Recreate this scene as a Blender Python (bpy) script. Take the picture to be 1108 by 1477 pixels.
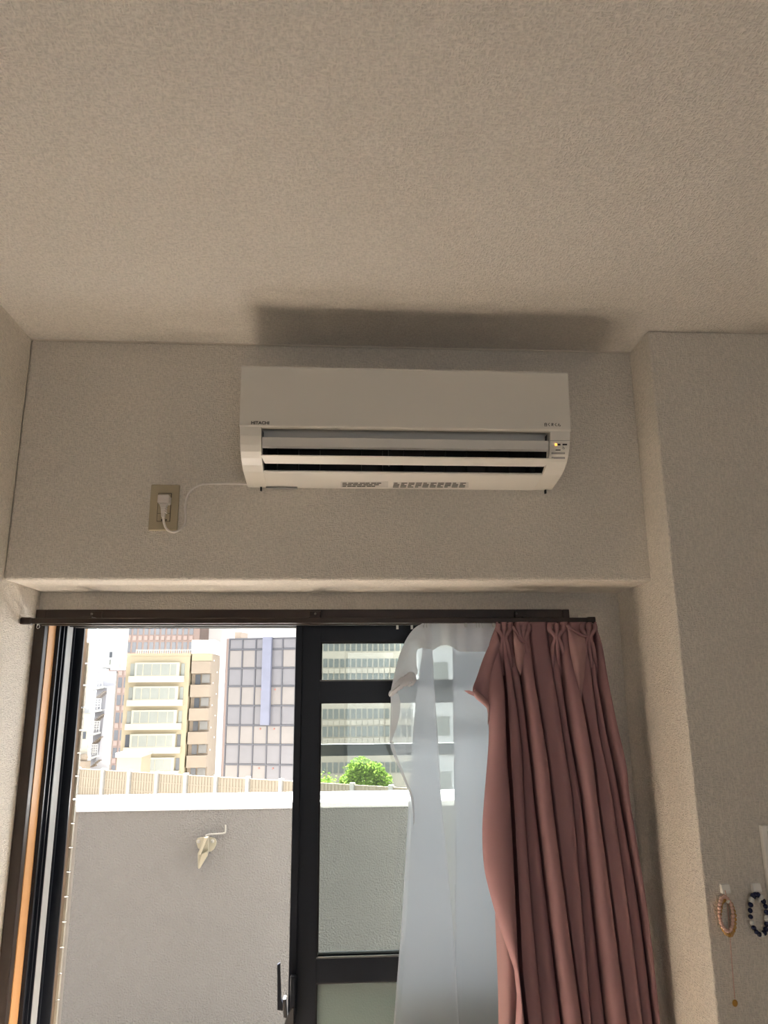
import bpy, bmesh, math, random
from mathutils import Vector, Matrix
from mathutils.noise import noise as pnoise

scn = bpy.context.scene
for o in list(bpy.data.objects):
    bpy.data.objects.remove(o)
COL = scn.collection
random.seed(7)

# ------------------------------------------------------------------ camera
F_PX, PITCH, YAW, ROLL = 1052.2, math.radians(13.659), math.radians(3.559), math.radians(-0.399)
CAM = Vector((0, 0, 1.5))
fw = Vector((math.sin(YAW) * math.cos(PITCH), math.cos(YAW) * math.cos(PITCH), math.sin(PITCH)))
r0 = Vector((math.cos(YAW), -math.sin(YAW), 0))
u0 = r0.cross(fw)
rt = r0 * math.cos(ROLL) + u0 * math.sin(ROLL)
up = u0 * math.cos(ROLL) - r0 * math.sin(ROLL)
cam = bpy.data.cameras.new('camera')
cam.sensor_fit = 'HORIZONTAL'
cam.sensor_width = 36.0
cam.lens = F_PX / 1108.0 * 36.0
cam.clip_start, cam.clip_end = 0.02, 1000
camo = bpy.data.objects.new('camera', cam)
COL.objects.link(camo)
camo.matrix_world = Matrix(((rt.x, up.x, -fw.x, CAM.x), (rt.y, up.y, -fw.y, CAM.y), (rt.z, up.z, -fw.z, CAM.z), (0, 0, 0, 1)))
scn.camera = camo

def at(px, py, Y):
    """World point where the sight line through a photo pixel meets the plane y = Y."""
    d = rt * ((px - 554) / F_PX) - up * ((py - 738.5) / F_PX) + fw
    return CAM + d * (Y / d.y)

# ------------------------------------------------------------------ sky, light, exposure
SKY = 2.3
world = bpy.data.worlds.new('overcast_sky')
scn.world = world
world.use_nodes = True
bg = world.node_tree.nodes['Background']
bg.inputs[0].default_value = (0.93, 0.97, 1.0, 1)
bg.inputs[1].default_value = SKY

def area(name, loc, rot, sx, sy, power, color=(1, 1, 1), portal=False):
    l = bpy.data.lights.new(name, 'AREA')
    l.shape = 'RECTANGLE'
    l.size, l.size_y, l.energy, l.color = sx, sy, power, color
    if portal:
        l.cycles.is_portal = True
    o = bpy.data.objects.new(name, l)
    COL.objects.link(o)
    o.location, o.rotation_euler = loc, rot
    return o

SUN_E, SUN_EL, SUN_AZ = 135.0, 67.0, -6.0
sl_ = bpy.data.lights.new('sun', 'SUN')
sl_.energy = SUN_E
sl_.angle = math.radians(3.0)
sl_.color = (1.0, 0.97, 0.93)
suno = bpy.data.objects.new('sun', sl_)
COL.objects.link(suno)
_e, _a = math.radians(SUN_EL), math.radians(SUN_AZ)
suno.rotation_euler = Vector((math.sin(_a) * math.cos(_e), math.cos(_a) * math.cos(_e), math.sin(_e))).to_track_quat('Z', 'Y').to_euler()
area('balcony_window_portal', (-0.08, 2.30, 0.87), (math.radians(-90), 0, 0), 1.44, 1.66, 1, portal=True)

area('fill_window_portal', (0.7, -2.42, 1.35), (math.radians(90), 0, 0), 1.3, 1.0, 1, portal=True)  # portal of the added rear fill window
vs = scn.view_settings
vs.view_transform = 'Standard'
vs.look = 'None'
vs.gamma = 1.0
vs.use_curve_mapping = False
vs.exposure = 0.28

# ------------------------------------------------------------------ materials
def new_mat(name):
    m = bpy.data.materials.new(name)
    m.use_nodes = True
    nt = m.node_tree
    b = nt.nodes['Principled BSDF']
    return m, nt, b

def N(nt, t, **kw):
    n = nt.nodes.new(t)
    for k, v in kw.items():
        setattr(n, k, v)
    return n

def plain(name, col, rough=0.6, metal=0.0, spec=0.4, var=0.06, vscale=30.0, bump=0.0, bscale=200.0, bdist=0.001):
    """Base colour with a faint procedural mottling and optional fine relief."""
    m, nt, b = new_mat(name)
    L = nt.links.new
    tc = N(nt, 'ShaderNodeTexCoord')
    nz = N(nt, 'ShaderNodeTexNoise')
    nz.inputs['Scale'].default_value = vscale
    nz.inputs['Detail'].default_value = 3
    L(tc.outputs['Object'], nz.inputs['Vector'])
    cr = N(nt, 'ShaderNodeMix', data_type='RGBA')
    cr.inputs[6].default_value = (*[c * (1 - var) for c in col], 1)
    cr.inputs[7].default_value = (*[min(1, c * (1 + var)) for c in col], 1)
    L(nz.outputs[0], cr.inputs[0])
    L(cr.outputs[2], b.inputs['Base Color'])
    b.inputs['Roughness'].default_value = rough
    b.inputs['Metallic'].default_value = metal
    b.inputs['Specular IOR Level'].default_value = spec
    if bump:
        n2 = N(nt, 'ShaderNodeTexNoise')
        n2.inputs['Scale'].default_value = bscale
        n2.inputs['Detail'].default_value = 2
        L(tc.outputs['Object'], n2.inputs['Vector'])
        bp = N(nt, 'ShaderNodeBump')
        bp.inputs['Strength'].default_value = bump
        bp.inputs['Distance'].default_value = bdist
        L(n2.outputs[0], bp.inputs['Height'])
        L(bp.outputs[0], b.inputs['Normal'])
    return m

def wallpaper(name, col, sA, sB, strength, dist):
    """Woven-look vinyl wallpaper: two crossed sets of short stretched threads."""
    m, nt, b = new_mat(name)
    L = nt.links.new
    tc = N(nt, 'ShaderNodeTexCoord')
    outs = []
    for s in (sA, sB):
        mp = N(nt, 'ShaderNodeMapping')
        mp.inputs['Scale'].default_value = s
        L(tc.outputs['Object'], mp.inputs['Vector'])
        nz = N(nt, 'ShaderNodeTexNoise')
        nz.inputs['Scale'].default_value = 1.0
        nz.inputs['Detail'].default_value = 1.5
        nz.inputs['Roughness'].default_value = 0.5
        L(mp.outputs[0], nz.inputs['Vector'])
        outs.append(nz.outputs[0])
    mx = N(nt, 'ShaderNodeMath', operation='MAXIMUM')
    L(outs[0], mx.inputs[0])
    L(outs[1], mx.inputs[1])
    rmp = N(nt, 'ShaderNodeMapRange')
    rmp.inputs['From Min'].default_value = 0.38
    rmp.inputs['From Max'].default_value = 0.68
    L(mx.outputs[0], rmp.inputs['Value'])
    bp = N(nt, 'ShaderNodeBump')
    bp.inputs['Strength'].default_value = strength
    bp.inputs['Distance'].default_value = dist
    L(rmp.outputs[0], bp.inputs['Height'])
    L(bp.outputs[0], b.inputs['Normal'])
    big = N(nt, 'ShaderNodeTexNoise')
    big.inputs['Scale'].default_value = 4.0
    L(tc.outputs['Object'], big.inputs['Vector'])
    c1 = N(nt, 'ShaderNodeMix', data_type='RGBA')
    c1.inputs[6].default_value = (*[c * 0.85 for c in col], 1)
    c1.inputs[7].default_value = (*[c * 1.05 for c in col], 1)
    L(rmp.outputs[0], c1.inputs[0])
    c2 = N(nt, 'ShaderNodeMix', data_type='RGBA', blend_type='MULTIPLY')
    c2.inputs[0].default_value = 1.0
    L(c1.outputs[2], c2.inputs[6])
    gr = N(nt, 'ShaderNodeMapRange')
    gr.inputs['To Min'].default_value = 0.96
    gr.inputs['To Max'].default_value = 1.03
    L(big.outputs[0], gr.inputs['Value'])
    cc = N(nt, 'ShaderNodeCombineColor')
    for i in range(3):
        L(gr.outputs[0], cc.inputs[i])
    L(cc.outputs[0], c2.inputs[7])
    L(c2.outputs[2], b.inputs['Base Color'])
    b.inputs['Roughness'].default_value = 0.75
    b.inputs['Specular IOR Level'].default_value = 0.25
    return m

def wood(name, ca, cb, scale, rough=0.45):
    m, nt, b = new_mat(name)
    L = nt.links.new
    tc = N(nt, 'ShaderNodeTexCoord')
    mp = N(nt, 'ShaderNodeMapping')
    mp.inputs['Scale'].default_value = scale
    L(tc.outputs['Object'], mp.inputs['Vector'])
    nz = N(nt, 'ShaderNodeTexNoise')
    nz.inputs['Scale'].default_value = 1.0
    nz.inputs['Detail'].default_value = 5
    L(mp.outputs[0], nz.inputs['Vector'])
    cr = N(nt, 'ShaderNodeMix', data_type='RGBA')
    cr.inputs[6].default_value = (*ca, 1)
    cr.inputs[7].default_value = (*cb, 1)
    L(nz.outputs[0], cr.inputs[0])
    L(cr.outputs[2], b.inputs['Base Color'])
    b.inputs['Roughness'].default_value = rough
    return m

def glass(name, tint, refl_rough=0.0, transp=0.9, frosted=False):
    """Thin window glass: Fresnel mirror over a tinted see-through (or frosted) sheet."""
    m = bpy.data.materials.new(name)
    m.use_nodes = True
    nt = m.node_tree
    nt.nodes.clear()
    L = nt.links.new
    out = N(nt, 'ShaderNodeOutputMaterial')
    fr = N(nt, 'ShaderNodeFresnel')
    fr.inputs['IOR'].default_value = 1.3
    gl = N(nt, 'ShaderNodeBsdfGlossy')
    gl.inputs['Roughness'].default_value = refl_rough
    tr = N(nt, 'ShaderNodeBsdfTransparent')
    tr.inputs[0].default_value = (*tint, 1)
    mx = N(nt, 'ShaderNodeMixShader')
    L(fr.outputs[0], mx.inputs[0])
    last = tr
    if frosted:
        tl = N(nt, 'ShaderNodeBsdfTranslucent')
        tl.inputs[0].default_value = (*tint, 1)
        df = N(nt, 'ShaderNodeBsdfDiffuse')
        df.inputs[0].default_value = (*[t * 0.8 for t in tint], 1)
        tc = N(nt, 'ShaderNodeTexCoord')
        nz = N(nt, 'ShaderNodeTexNoise')
        nz.inputs['Scale'].default_value = 220
        L(tc.outputs['Object'], nz.inputs['Vector'])
        bp = N(nt, 'ShaderNodeBump')
        bp.inputs['Strength'].default_value = 0.4
        bp.inputs['Distance'].default_value = 0.002
        L(nz.outputs[0], bp.inputs['Height'])
        for q in (tl, df, gl):
            L(bp.outputs[0], q.inputs['Normal'])
        m1 = N(nt, 'ShaderNodeMixShader')
        m1.inputs[0].default_value = 0.35
        L(tl.outputs[0], m1.inputs[1])
        L(df.outputs[0], m1.inputs[2])
        last = m1
    L(last.outputs[0], mx.inputs[1])
    L(gl.outputs[0], mx.inputs[2])
    L(mx.outputs[0], out.inputs['Surface'])
    return m

def cloth(name, col, transl, transp=0.0, weave=900.0, bump=0.15):
    """Woven fabric: diffuse front, translucent glow, optional open weave."""
    m = bpy.data.materials.new(name)
    m.use_nodes = True
    nt = m.node_tree
    nt.nodes.clear()
    L = nt.links.new
    out = N(nt, 'ShaderNodeOutputMaterial')
    tc = N(nt, 'ShaderNodeTexCoord')
    nz = N(nt, 'ShaderNodeTexNoise')
    nz.inputs['Scale'].default_value = weave
    L(tc.outputs['Object'], nz.inputs['Vector'])
    bp = N(nt, 'ShaderNodeBump')
    bp.inputs['Strength'].default_value = bump
    bp.inputs['Distance'].default_value = 0.001
    L(nz.outputs[0], bp.inputs['Height'])
    df = N(nt, 'ShaderNodeBsdfDiffuse')
    df.inputs[0].default_value = (*col, 1)
    tl = N(nt, 'ShaderNodeBsdfTranslucent')
    tl.inputs[0].default_value = (*col, 1)
    L(bp.outputs[0], df.inputs['Normal'])
    m1 = N(nt, 'ShaderNodeMixShader')
    m1.inputs[0].default_value = transl
    L(df.outputs[0], m1.inputs[1])
    L(tl.outputs[0], m1.inputs[2])
    last = m1
    if transp:
        tr = N(nt, 'ShaderNodeBsdfTransparent')
        m2 = N(nt, 'ShaderNodeMixShader')
        m2.inputs[0].default_value = transp
        L(m1.outputs[0], m2.inputs[1])
        L(tr.outputs[0], m2.inputs[2])
        last = m2
    L(last.outputs[0], out.inputs['Surface'])
    return m

def emit(name, col, s):
    m, nt, b = new_mat(name)
    b.inputs['Base Color'].default_value = (*col, 1)
    b.inputs['Emission Color'].default_value = (*col, 1)
    b.inputs['Emission Strength'].default_value = s
    return m

WALLC = (0.80, 0.742, 0.662)
M = dict(
    wall=wallpaper('woven_wallpaper', WALLC, (95, 95, 330), (330, 330, 95), 0.8, 0.0018),
    ceil=wallpaper('ceiling_paper', (0.775, 0.725, 0.66), (110, 260, 110), (260, 110, 110), 0.85, 0.0021),
    floor=wood('floor_wood', (0.52, 0.43, 0.34), (0.68, 0.58, 0.47), (4, 40, 40)),
    caulk=plain('caulk', (0.78, 0.71, 0.62), 0.6),
    black=plain('black_aluminium', (0.006, 0.008, 0.013), 0.35, 0.0, 0.3, var=0.1),
    black2=plain('black_rubber', (0.01, 0.01, 0.012), 0.7),
    greym=plain('grey_weather_strip', (0.33, 0.33, 0.32), 0.5),
    brown=plain('dark_brown_trim', (0.019, 0.011, 0.008), 0.4, var=0.15),
    railm=plain('dark_brown_rail', (0.030, 0.021, 0.017), 0.35, 0.3),
    jamb=wood('orange_wood', (0.42, 0.21, 0.08), (0.6, 0.33, 0.14), (60, 60, 3)),
    glass=glass('window_glass', (0.905, 0.928, 0.92)),
    frost=glass('frosted_glass', (0.40, 0.455, 0.435), 0.35, frosted=True),
    acw=plain('white_plastic', (0.80, 0.765, 0.70), 0.35, spec=0.5, var=0.015, vscale=3),
    acw2=plain('pale_plastic', (0.80, 0.77, 0.72), 0.4, var=0.015, vscale=3),
    acdark=plain('dark_cavity', (0.006, 0.007, 0.009), 0.5),
    sensor=plain('grey_sensor', (0.30, 0.29, 0.28), 0.3),
    ink=plain('dark_print', (0.03, 0.028, 0.026), 0.5),
    label=plain('label_paper', (0.62, 0.60, 0.57), 0.5),
    led=emit('amber_led', (1.0, 0.36, 0.06), 2.2),
    cord=plain('white_cord', (0.88, 0.83, 0.78), 0.45, var=0.02),
    plate=plain('beige_plate', (0.48, 0.41, 0.28), 0.4, var=0.03),
    plug=plain('white_plug', (0.78, 0.72, 0.67), 0.4, var=0.02),
    pink=cloth('dusty_pink_fabric', (0.318, 0.188, 0.198), 0.10),
    pinkpale=cloth('pale_pink_fabric', (0.440, 0.277, 0.277), 0.2),  # paler copy of the drape's pink fabric
    sheer=cloth('white_voile', (0.945, 0.945, 0.99), 0.92, transp=0.48, weave=500, bump=0.1),
    sheerd=cloth('white_header_band', (0.86, 0.85, 0.86), 0.5, transp=0.12, weave=500),
    chrome=plain('chrome_ring', (0.7, 0.7, 0.7), 0.2, 1.0),
    ptrans=plain('clear_plastic', (0.62, 0.62, 0.6), 0.25),
    gold=plain('gold_metal', (0.50, 0.27, 0.06), 0.35, 0.8),
    rose=plain('rose_bead', (0.72, 0.48, 0.40), 0.25, var=0.25, vscale=200),
    amber=plain('amber_bead', (0.55, 0.34, 0.13), 0.25, var=0.3, vscale=200),
    navy=plain('navy_bead', (0.008, 0.012, 0.05), 0.2),
    whitep=plain('white_bead', (0.75, 0.75, 0.72), 0.3),
    hookw=plain('white_hook', (0.92, 0.90, 0.86), 0.4),
    board=plain('pale_board', (0.62, 0.60, 0.58), 0.4),
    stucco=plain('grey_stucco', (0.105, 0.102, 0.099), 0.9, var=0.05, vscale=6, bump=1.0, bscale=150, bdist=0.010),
    coping=plain('white_coping', (0.42, 0.42, 0.42), 0.8, var=0.05, bump=0.6, bscale=120, bdist=0.008),
    tile=plain('cream_tile', (0.30, 0.275, 0.23), 0.5),
    brass=plain('brass_bracket', (0.186, 0.171, 0.130), 0.45, 0.1),
    steel=plain('grey_steel', (0.22, 0.215, 0.2), 0.45, 0.3),
    mesh=cloth('insect_mesh', (0.05, 0.052, 0.053), 0.3, transp=0.9),
    screen=plain('grey_screen_frame', (0.280, 0.294, 0.287), 0.5),
    cream=plain('cream_facade', (0.317, 0.271, 0.185), 0.85, var=0.06, vscale=0.5),
    creamw=plain('white_spandrel', (0.395, 0.369, 0.309), 0.8, var=0.04, vscale=0.6),
    tan=plain('tan_concrete', (0.249, 0.204, 0.158), 0.9, var=0.08, vscale=0.8),
    pane=plain('pale_window', (0.223, 0.232, 0.206), 0.25, var=0.12, vscale=0.7),
    paned=plain('dark_window', (0.065, 0.071, 0.082), 0.2, var=0.2, vscale=0.7),
    winframe=plain('cream_window_frame', (0.386, 0.360, 0.283), 0.6),
    tower=plain('brown_tower', (0.167, 0.124, 0.108), 0.8, var=0.05, vscale=0.3),
    towerp=plain('tower_panel', (0.226, 0.172, 0.154), 0.8),
    white=plain('white_facade', (0.557, 0.557, 0.557), 0.8, var=0.04, vscale=0.4),
    whiteg=plain('white_grey_slab', (0.414, 0.414, 0.444), 0.8, var=0.04),
    greyf=plain('grey_mullion', (0.087, 0.087, 0.099), 0.6),
    greyp=plain('mauve_grey_pane', (0.165, 0.159, 0.169), 0.35, var=0.10, vscale=0.9),
    greyq=plain('warm_blind_pane', (0.215, 0.195, 0.184), 0.4, var=0.08, vscale=0.9),
    blue=plain('blue_banner', (0.165, 0.172, 0.225), 0.6, var=0.12, vscale=1.0),
    office=plain('office_concrete', (0.321, 0.295, 0.251), 0.9, var=0.1, vscale=0.5),
    officep=plain('office_window', (0.104, 0.117, 0.114), 0.25, var=0.25, vscale=0.5),
    fence=plain('beige_fence_panel', (0.343, 0.279, 0.201), 0.7, var=0.05),
    fencep=plain('pale_fence_post', (0.429, 0.403, 0.360), 0.7),
    conc=plain('pale_concrete', (0.50, 0.49, 0.47), 0.9),
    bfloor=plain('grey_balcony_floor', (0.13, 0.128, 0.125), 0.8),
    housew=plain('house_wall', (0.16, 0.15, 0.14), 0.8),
    jointm=plain('joint_sealant', (0.17, 0.165, 0.155), 0.8),
    asphalt=plain('asphalt', (0.07, 0.07, 0.07), 0.9),
    leaf=cloth('lime_leaf', (0.11, 0.18, 0.03), 0.25, weave=3.0),
    bark=plain('bark', (0.12, 0.08, 0.05), 0.9),
    red=plain('red_sign', (0.38, 0.17, 0.14), 0.6),
)

# ------------------------------------------------------------------ mesh helpers
def mesh_obj(name, verts, faces, mat, parent=None, smooth=False, kind=None):
    org = Vector((0, 0, 0))
    p = parent
    while p is not None:
        org = org + p.location
        p = p.parent
    me = bpy.data.meshes.new(name)
    me.from_pydata([tuple(Vector(v) - org) for v in verts], [], faces)
    me.update()
    if smooth:
        for f in me.polygons:
            f.use_smooth = True
    me.materials.append(M[mat] if isinstance(mat, str) else mat)
    o = bpy.data.objects.new(name, me)
    COL.objects.link(o)
    if parent is not None:
        o.parent = parent
    if kind:
        o['kind'] = kind
    return o

def box_vf(x0, x1, y0, y1, z0, z1):
    v = [(x0, y0, z0), (x1, y0, z0), (x1, y1, z0), (x0, y1, z0), (x0, y0, z1), (x1, y0, z1), (x1, y1, z1), (x0, y1, z1)]
    f = [(0, 3, 2, 1), (4, 5, 6, 7), (0, 1, 5, 4), (1, 2, 6, 5), (2, 3, 7, 6), (3, 0, 4, 7)]
    return v, f

def bevel_mesh(o, w, seg=2):
    bm = bmesh.new()
    bm.from_mesh(o.data)
    es = [e for e in bm.edges if len(e.link_faces) == 2 and e.calc_face_angle(0) > 0.6]
    bmesh.ops.bevel(bm, geom=es, offset=w, segments=seg, profile=0.5, affect='EDGES', clamp_overlap=True)
    bm.to_mesh(o.data)
    bm.free()
    o.data.update()

def box(name, x0, x1, y0, y1, z0, z1, mat, parent=None, bev=0.0, seg=2, kind=None):
    v, f = box_vf(min(x0, x1), max(x0, x1), min(y0, y1), max(y0, y1), min(z0, z1), max(z0, z1))
    o = mesh_obj(name, v, f, mat, parent, kind=kind)
    if bev:
        bevel_mesh(o, bev, seg)
    return o

def prism_x(name, prof, x0, x1, mat, parent=None, bev=0.0):
    """Closed (y, z) outline extruded along x."""
    n = len(prof)
    v = [(x0, a, b) for a, b in prof] + [(x1, a, b) for a, b in prof]
    f = [tuple(range(n))[::-1], tuple(range(n, 2 * n))]
    for i in range(n):
        j = (i + 1) % n
        f.append((i, j, n + j, n + i))
    o = mesh_obj(name, v, f, mat, parent)
    bm = bmesh.new(); bm.from_mesh(o.data)
    bmesh.ops.recalc_face_normals(bm, faces=bm.faces)
    bm.to_mesh(o.data); bm.free()
    if bev:
        bevel_mesh(o, bev)
    return o

def prism_z(name, poly, z0, z1, mat, parent=None, bev=0.0):
    n = len(poly)
    v = [(a, b, z0) for a, b in poly] + [(a, b, z1) for a, b in poly]
    f = [tuple(range(n))[::-1], tuple(range(n, 2 * n))]
    for i in range(n):
        j = (i + 1) % n
        f.append((i, j, n + j, n + i))
    o = mesh_obj(name, v, f, mat, parent)
    bm = bmesh.new(); bm.from_mesh(o.data)
    bmesh.ops.recalc_face_normals(bm, faces=bm.faces)
    bm.to_mesh(o.data); bm.free()
    if bev:
        bevel_mesh(o, bev)
    return o

def prism_y(name, poly, y0, y1, mat, parent=None, bev=0.0):
    n = len(poly)
    v = [(a, y0, b) for a, b in poly] + [(a, y1, b) for a, b in poly]
    f = [tuple(range(n)), tuple(range(n, 2 * n))[::-1]]
    for i in range(n):
        j = (i + 1) % n
        f.append((i, n + i, n + j, j))
    o = mesh_obj(name, v, f, mat, parent)
    bm = bmesh.new(); bm.from_mesh(o.data)
    bmesh.ops.recalc_face_normals(bm, faces=bm.faces)
    bm.to_mesh(o.data); bm.free()
    if bev:
        bevel_mesh(o, bev)
    return o

def catmull(pts, k=6):
    pts = [Vector(p) for p in pts]
    out = []
    for i in range(len(pts) - 1):
        p0 = pts[max(i - 1, 0)]; p1 = pts[i]; p2 = pts[i + 1]; p3 = pts[min(i + 2, len(pts) - 1)]
        for s in range(k):
            t = s / k
            out.append(0.5 * ((2 * p1) + (p2 - p0) * t + (2 * p0 - 5 * p1 + 4 * p2 - p3) * t * t + (3 * p1 - p0 - 3 * p2 + p3) * t ** 3))
    out.append(pts[-1])
    return out

def tube_vf(path, rad, n=8, cap=True):
    path = [Vector(p) for p in path]
    rads = rad if isinstance(rad, (list, tuple)) else [rad] * len(path)
    v, f = [], []
    nrm = None
    for i, p in enumerate(path):
        t = (path[min(i + 1, len(path) - 1)] - path[max(i - 1, 0)]).normalized()
        if nrm is None:
            nrm = t.orthogonal().normalized()
        nrm = (nrm - t * nrm.dot(t)).normalized()
        b = t.cross(nrm)
        for k in range(n):
            a = 2 * math.pi * k / n
            v.append(p + (nrm * math.cos(a) + b * math.sin(a)) * rads[i])
    for i in range(len(path) - 1):
        for k in range(n):
            k2 = (k + 1) % n
            f.append((i * n + k, i * n + k2, (i + 1) * n + k2, (i + 1) * n + k))
    if cap:
        f.append(tuple(range(n))[::-1])
        f.append(tuple(range((len(path) - 1) * n, len(path) * n)))
    return v, f

def tube(name, path, rad, mat, parent=None, n=8):
    v, f = tube_vf(path, rad, n)
    return mesh_obj(name, v, f, mat, parent, smooth=True)

def ring_vf(c, R, r, axis='x', n=16, m=6, sx=1.0, sz=1.0):
    v, f = [], []
    c = Vector(c)
    for i in range(n):
        a = 2 * math.pi * i / n
        for k in range(m):
            b = 2 * math.pi * k / m
            rr = R + r * math.cos(b)
            if axis == 'y':
                q = Vector((rr * math.cos(a) * sx, r * math.sin(b), rr * math.sin(a) * sz))
            else:
                q = Vector((r * math.sin(b), rr * math.cos(a) * sx, rr * math.sin(a) * sz))
            v.append(c + q)
    for i in range(n):
        for k in range(m):
            f.append((i * m + k, i * m + (k + 1) % m, ((i + 1) % n) * m + (k + 1) % m, ((i + 1) % n) * m + k))
    return v, f

def sphere_vf(c, r, n=10, m=6, s=(1, 1, 1)):
    c = Vector(c)
    v, f = [c + Vector((0, 0, r * s[2]))], []
    for i in range(1, m):
        th = math.pi * i / m
        for k in range(n):
            a = 2 * math.pi * k / n
            v.append(c + Vector((r * s[0] * math.sin(th) * math.cos(a), r * s[1] * math.sin(th) * math.sin(a), r * s[2] * math.cos(th))))
    v.append(c - Vector((0, 0, r * s[2])))
    for k in range(n):
        f.append((0, 1 + k, 1 + (k + 1) % n))
    for i in range(m - 2):
        for k in range(n):
            a = 1 + i * n + k; b = 1 + i * n + (k + 1) % n
            f.append((a, a + n, b + n, b))
    e = len(v) - 1
    for k in range(n):
        f.append((e, 1 + (m - 2) * n + (k + 1) % n, 1 + (m - 2) * n + k))
    return v, f

def join(parts):
    V, Fc = [], []
    for v, f in parts:
        o = len(V)
        V += [Vector(p) for p in v]
        Fc += [tuple(i + o for i in q) for q in f]
    return V, Fc

def thing(name, label, cat, loc=(0, 0, 0), group=None, kind=None):
    o = bpy.data.objects.new(name, None)
    COL.objects.link(o)
    o.empty_display_size = 0.05
    o.location = loc
    o['label'] = label
    o['category'] = cat
    if group:
        o['group'] = group
    if kind:
        o['kind'] = kind
    return o

def tag(o, label, cat, group=None, kind=None):
    o['label'] = label
    o['category'] = cat
    if group:
        o['group'] = group
    if kind:
        o['kind'] = kind
    return o

def text(name, body, size, loc, mat, parent, rot=(math.radians(90), 0, 0), sx=1.0, bold=0.0, depth=0.0002):
    cu = bpy.data.curves.new(name, 'FONT')
    cu.body = body
    cu.size = size
    cu.extrude = depth
    cu.offset = bold
    cu.align_x = 'LEFT'
    tmp = bpy.data.objects.new('tmp_text', cu)
    COL.objects.link(tmp)
    bpy.context.view_layer.update()
    dg = bpy.context.evaluated_depsgraph_get()
    me = bpy.data.meshes.new_from_object(tmp.evaluated_get(dg))
    bpy.data.objects.remove(tmp)
    me.name = name
    me.materials.clear()
    me.materials.append(M[mat])
    o = bpy.data.objects.new(name, me)
    COL.objects.link(o)
    org = Vector((0, 0, 0)); p = parent
    while p is not None:
        org = org + p.location
        p = p.parent
    o.location = Vector(loc) - org
    o.rotation_euler = rot
    o.scale = (sx, 1, 1)
    o.parent = parent
    return o

# ------------------------------------------------------------------ the room
XL, XC = -0.8235, 0.804          # left wall, left face of the projecting column
YH, YW, YC = 1.83, 2.064, 1.705  # beam face, window wall, column front
ZC, ZH = 2.411, 1.767            # ceiling, beam underside
XR, YB = 2.0, -2.3               # right wall, rear wall
WX0, WX1, WZ1 = -0.80, 0.64, 1.70  # window opening in the window wall
S = 'structure'

def struct(o, label, cat):
    return tag(o, label, cat, kind=S)

struct(box('floor', XL - 0.1, XR + 0.1, YB - 0.1, YW + 0.19, -0.1, 0.0, 'floor'), 'brown wooden room floor', 'floor')
struct(box('ceiling', XL - 0.1, XR + 0.1, YB - 0.1, YH + 0.4, ZC, ZC + 0.1, 'ceil'), 'beige textured wallpaper ceiling above the air conditioner', 'ceiling')
struct(box('wall_left', XL - 0.12, XL, YB - 0.1, YW + 0.19, 0, ZC, 'wall'), 'beige woven wallpaper wall left of the window', 'wall')
struct(box('wall_header', XL, XC + 0.1, YH, YW + 0.19, ZH, ZC, 'wall', bev=0.008, seg=3), 'beige wallpapered beam face carrying the air conditioner', 'wall')
struct(box('wall_right', XC, XR, YC, YW + 0.19, 0, ZC, 'wall', bev=0.004, seg=3), 'beige wallpapered wall projecting to the right of the pink curtain', 'wall')
v1 = join([box_vf(XL, WX0, YW, YW + 0.19, 0, ZH), box_vf(WX1, XC, YW, YW + 0.19, 0, ZH), box_vf(WX0, WX1, YW, YW + 0.19, WZ1, ZH)])
struct(mesh_obj('wall_window', v1[0], v1[1], 'wall'), 'beige wallpapered strip framing the balcony window', 'wall')
struct(box('wall_side', XR, XR + 0.1, YB, YC, 0, ZC, 'wall'), 'beige wallpapered side wall of the room', 'wall')
RX0, RX1, RZ0, RZ1 = 0.05, 1.35, 0.85, 1.85
v1 = join([box_vf(XL, RX0, YB - 0.1, YB, 0, ZC), box_vf(RX1, XR, YB - 0.1, YB, 0, ZC), box_vf(RX0, RX1, YB - 0.1, YB, 0, RZ0), box_vf(RX0, RX1, YB - 0.1, YB, RZ1, ZC)])
struct(mesh_obj('wall_rear', v1[0], v1[1], 'wall'), 'beige wallpapered rear wall with an opening added for fill light', 'wall')
struct(box('trim_1', XL, XC, YH - 0.0012, YH + 0.001, ZC - 0.003, ZC, 'caulk'), 'thin pale sealant line between ceiling and beam', 'trim')
struct(box('trim_2', XL, XL + 0.0012, YH - 0.003, YH, ZH, ZC, 'caulk'), 'thin pale sealant line in the left corner', 'trim')

# unseen window behind the camera, added to let in fill light
rw = thing('fill_window', 'unseen black framed rear window added for fill light', 'window', (0.55, YB, RZ0), kind=S)
for a in ((RX0, RX1, RZ0, RZ0 + 0.03), (RX0, RX1, RZ1 - 0.03, RZ1), (RX0, RX0 + 0.03, RZ0 + 0.03, RZ1 - 0.03), (RX1 - 0.03, RX1, RZ0 + 0.03, RZ1 - 0.03)):
    box('frame', a[0], a[1], YB - 0.08, YB - 0.03, a[2], a[3], 'black', rw)

# ------------------------------------------------------------------ balcony window
win = thing('window_1', 'black framed sliding balcony window, left half slid open', 'window', (-0.08, YW, 0), kind=S)
# brown casing on the room side
box('casing', XL + 0.0015, WX0 + 0.006, 2.042, YW + 0.02, 0, 1.717, 'brown', win, 0.002)
box('casing', WX1 - 0.008, WX1 + 0.012, 2.042, YW + 0.02, 0, 1.717, 'brown', win, 0.002)
box('casing', WX0 + 0.006, WX1 - 0.008, 2.042, YW + 0.02, 1.692, 1.717, 'brown', win, 0.002)
box('wood_jamb', WX0 - 0.01, WX0 + 0.008, YW + 0.003, 2.118, 0, 1.692, 'jamb', win)
box('wood_jamb', WX1 - 0.010, WX1 + 0.01, YW + 0.003, 2.118, 0, 1.692, 'jamb', win)
box('wood_head', WX0, WX1, YW + 0.003, 2.118, 1.690, 1.70, 'brown', win)
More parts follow.
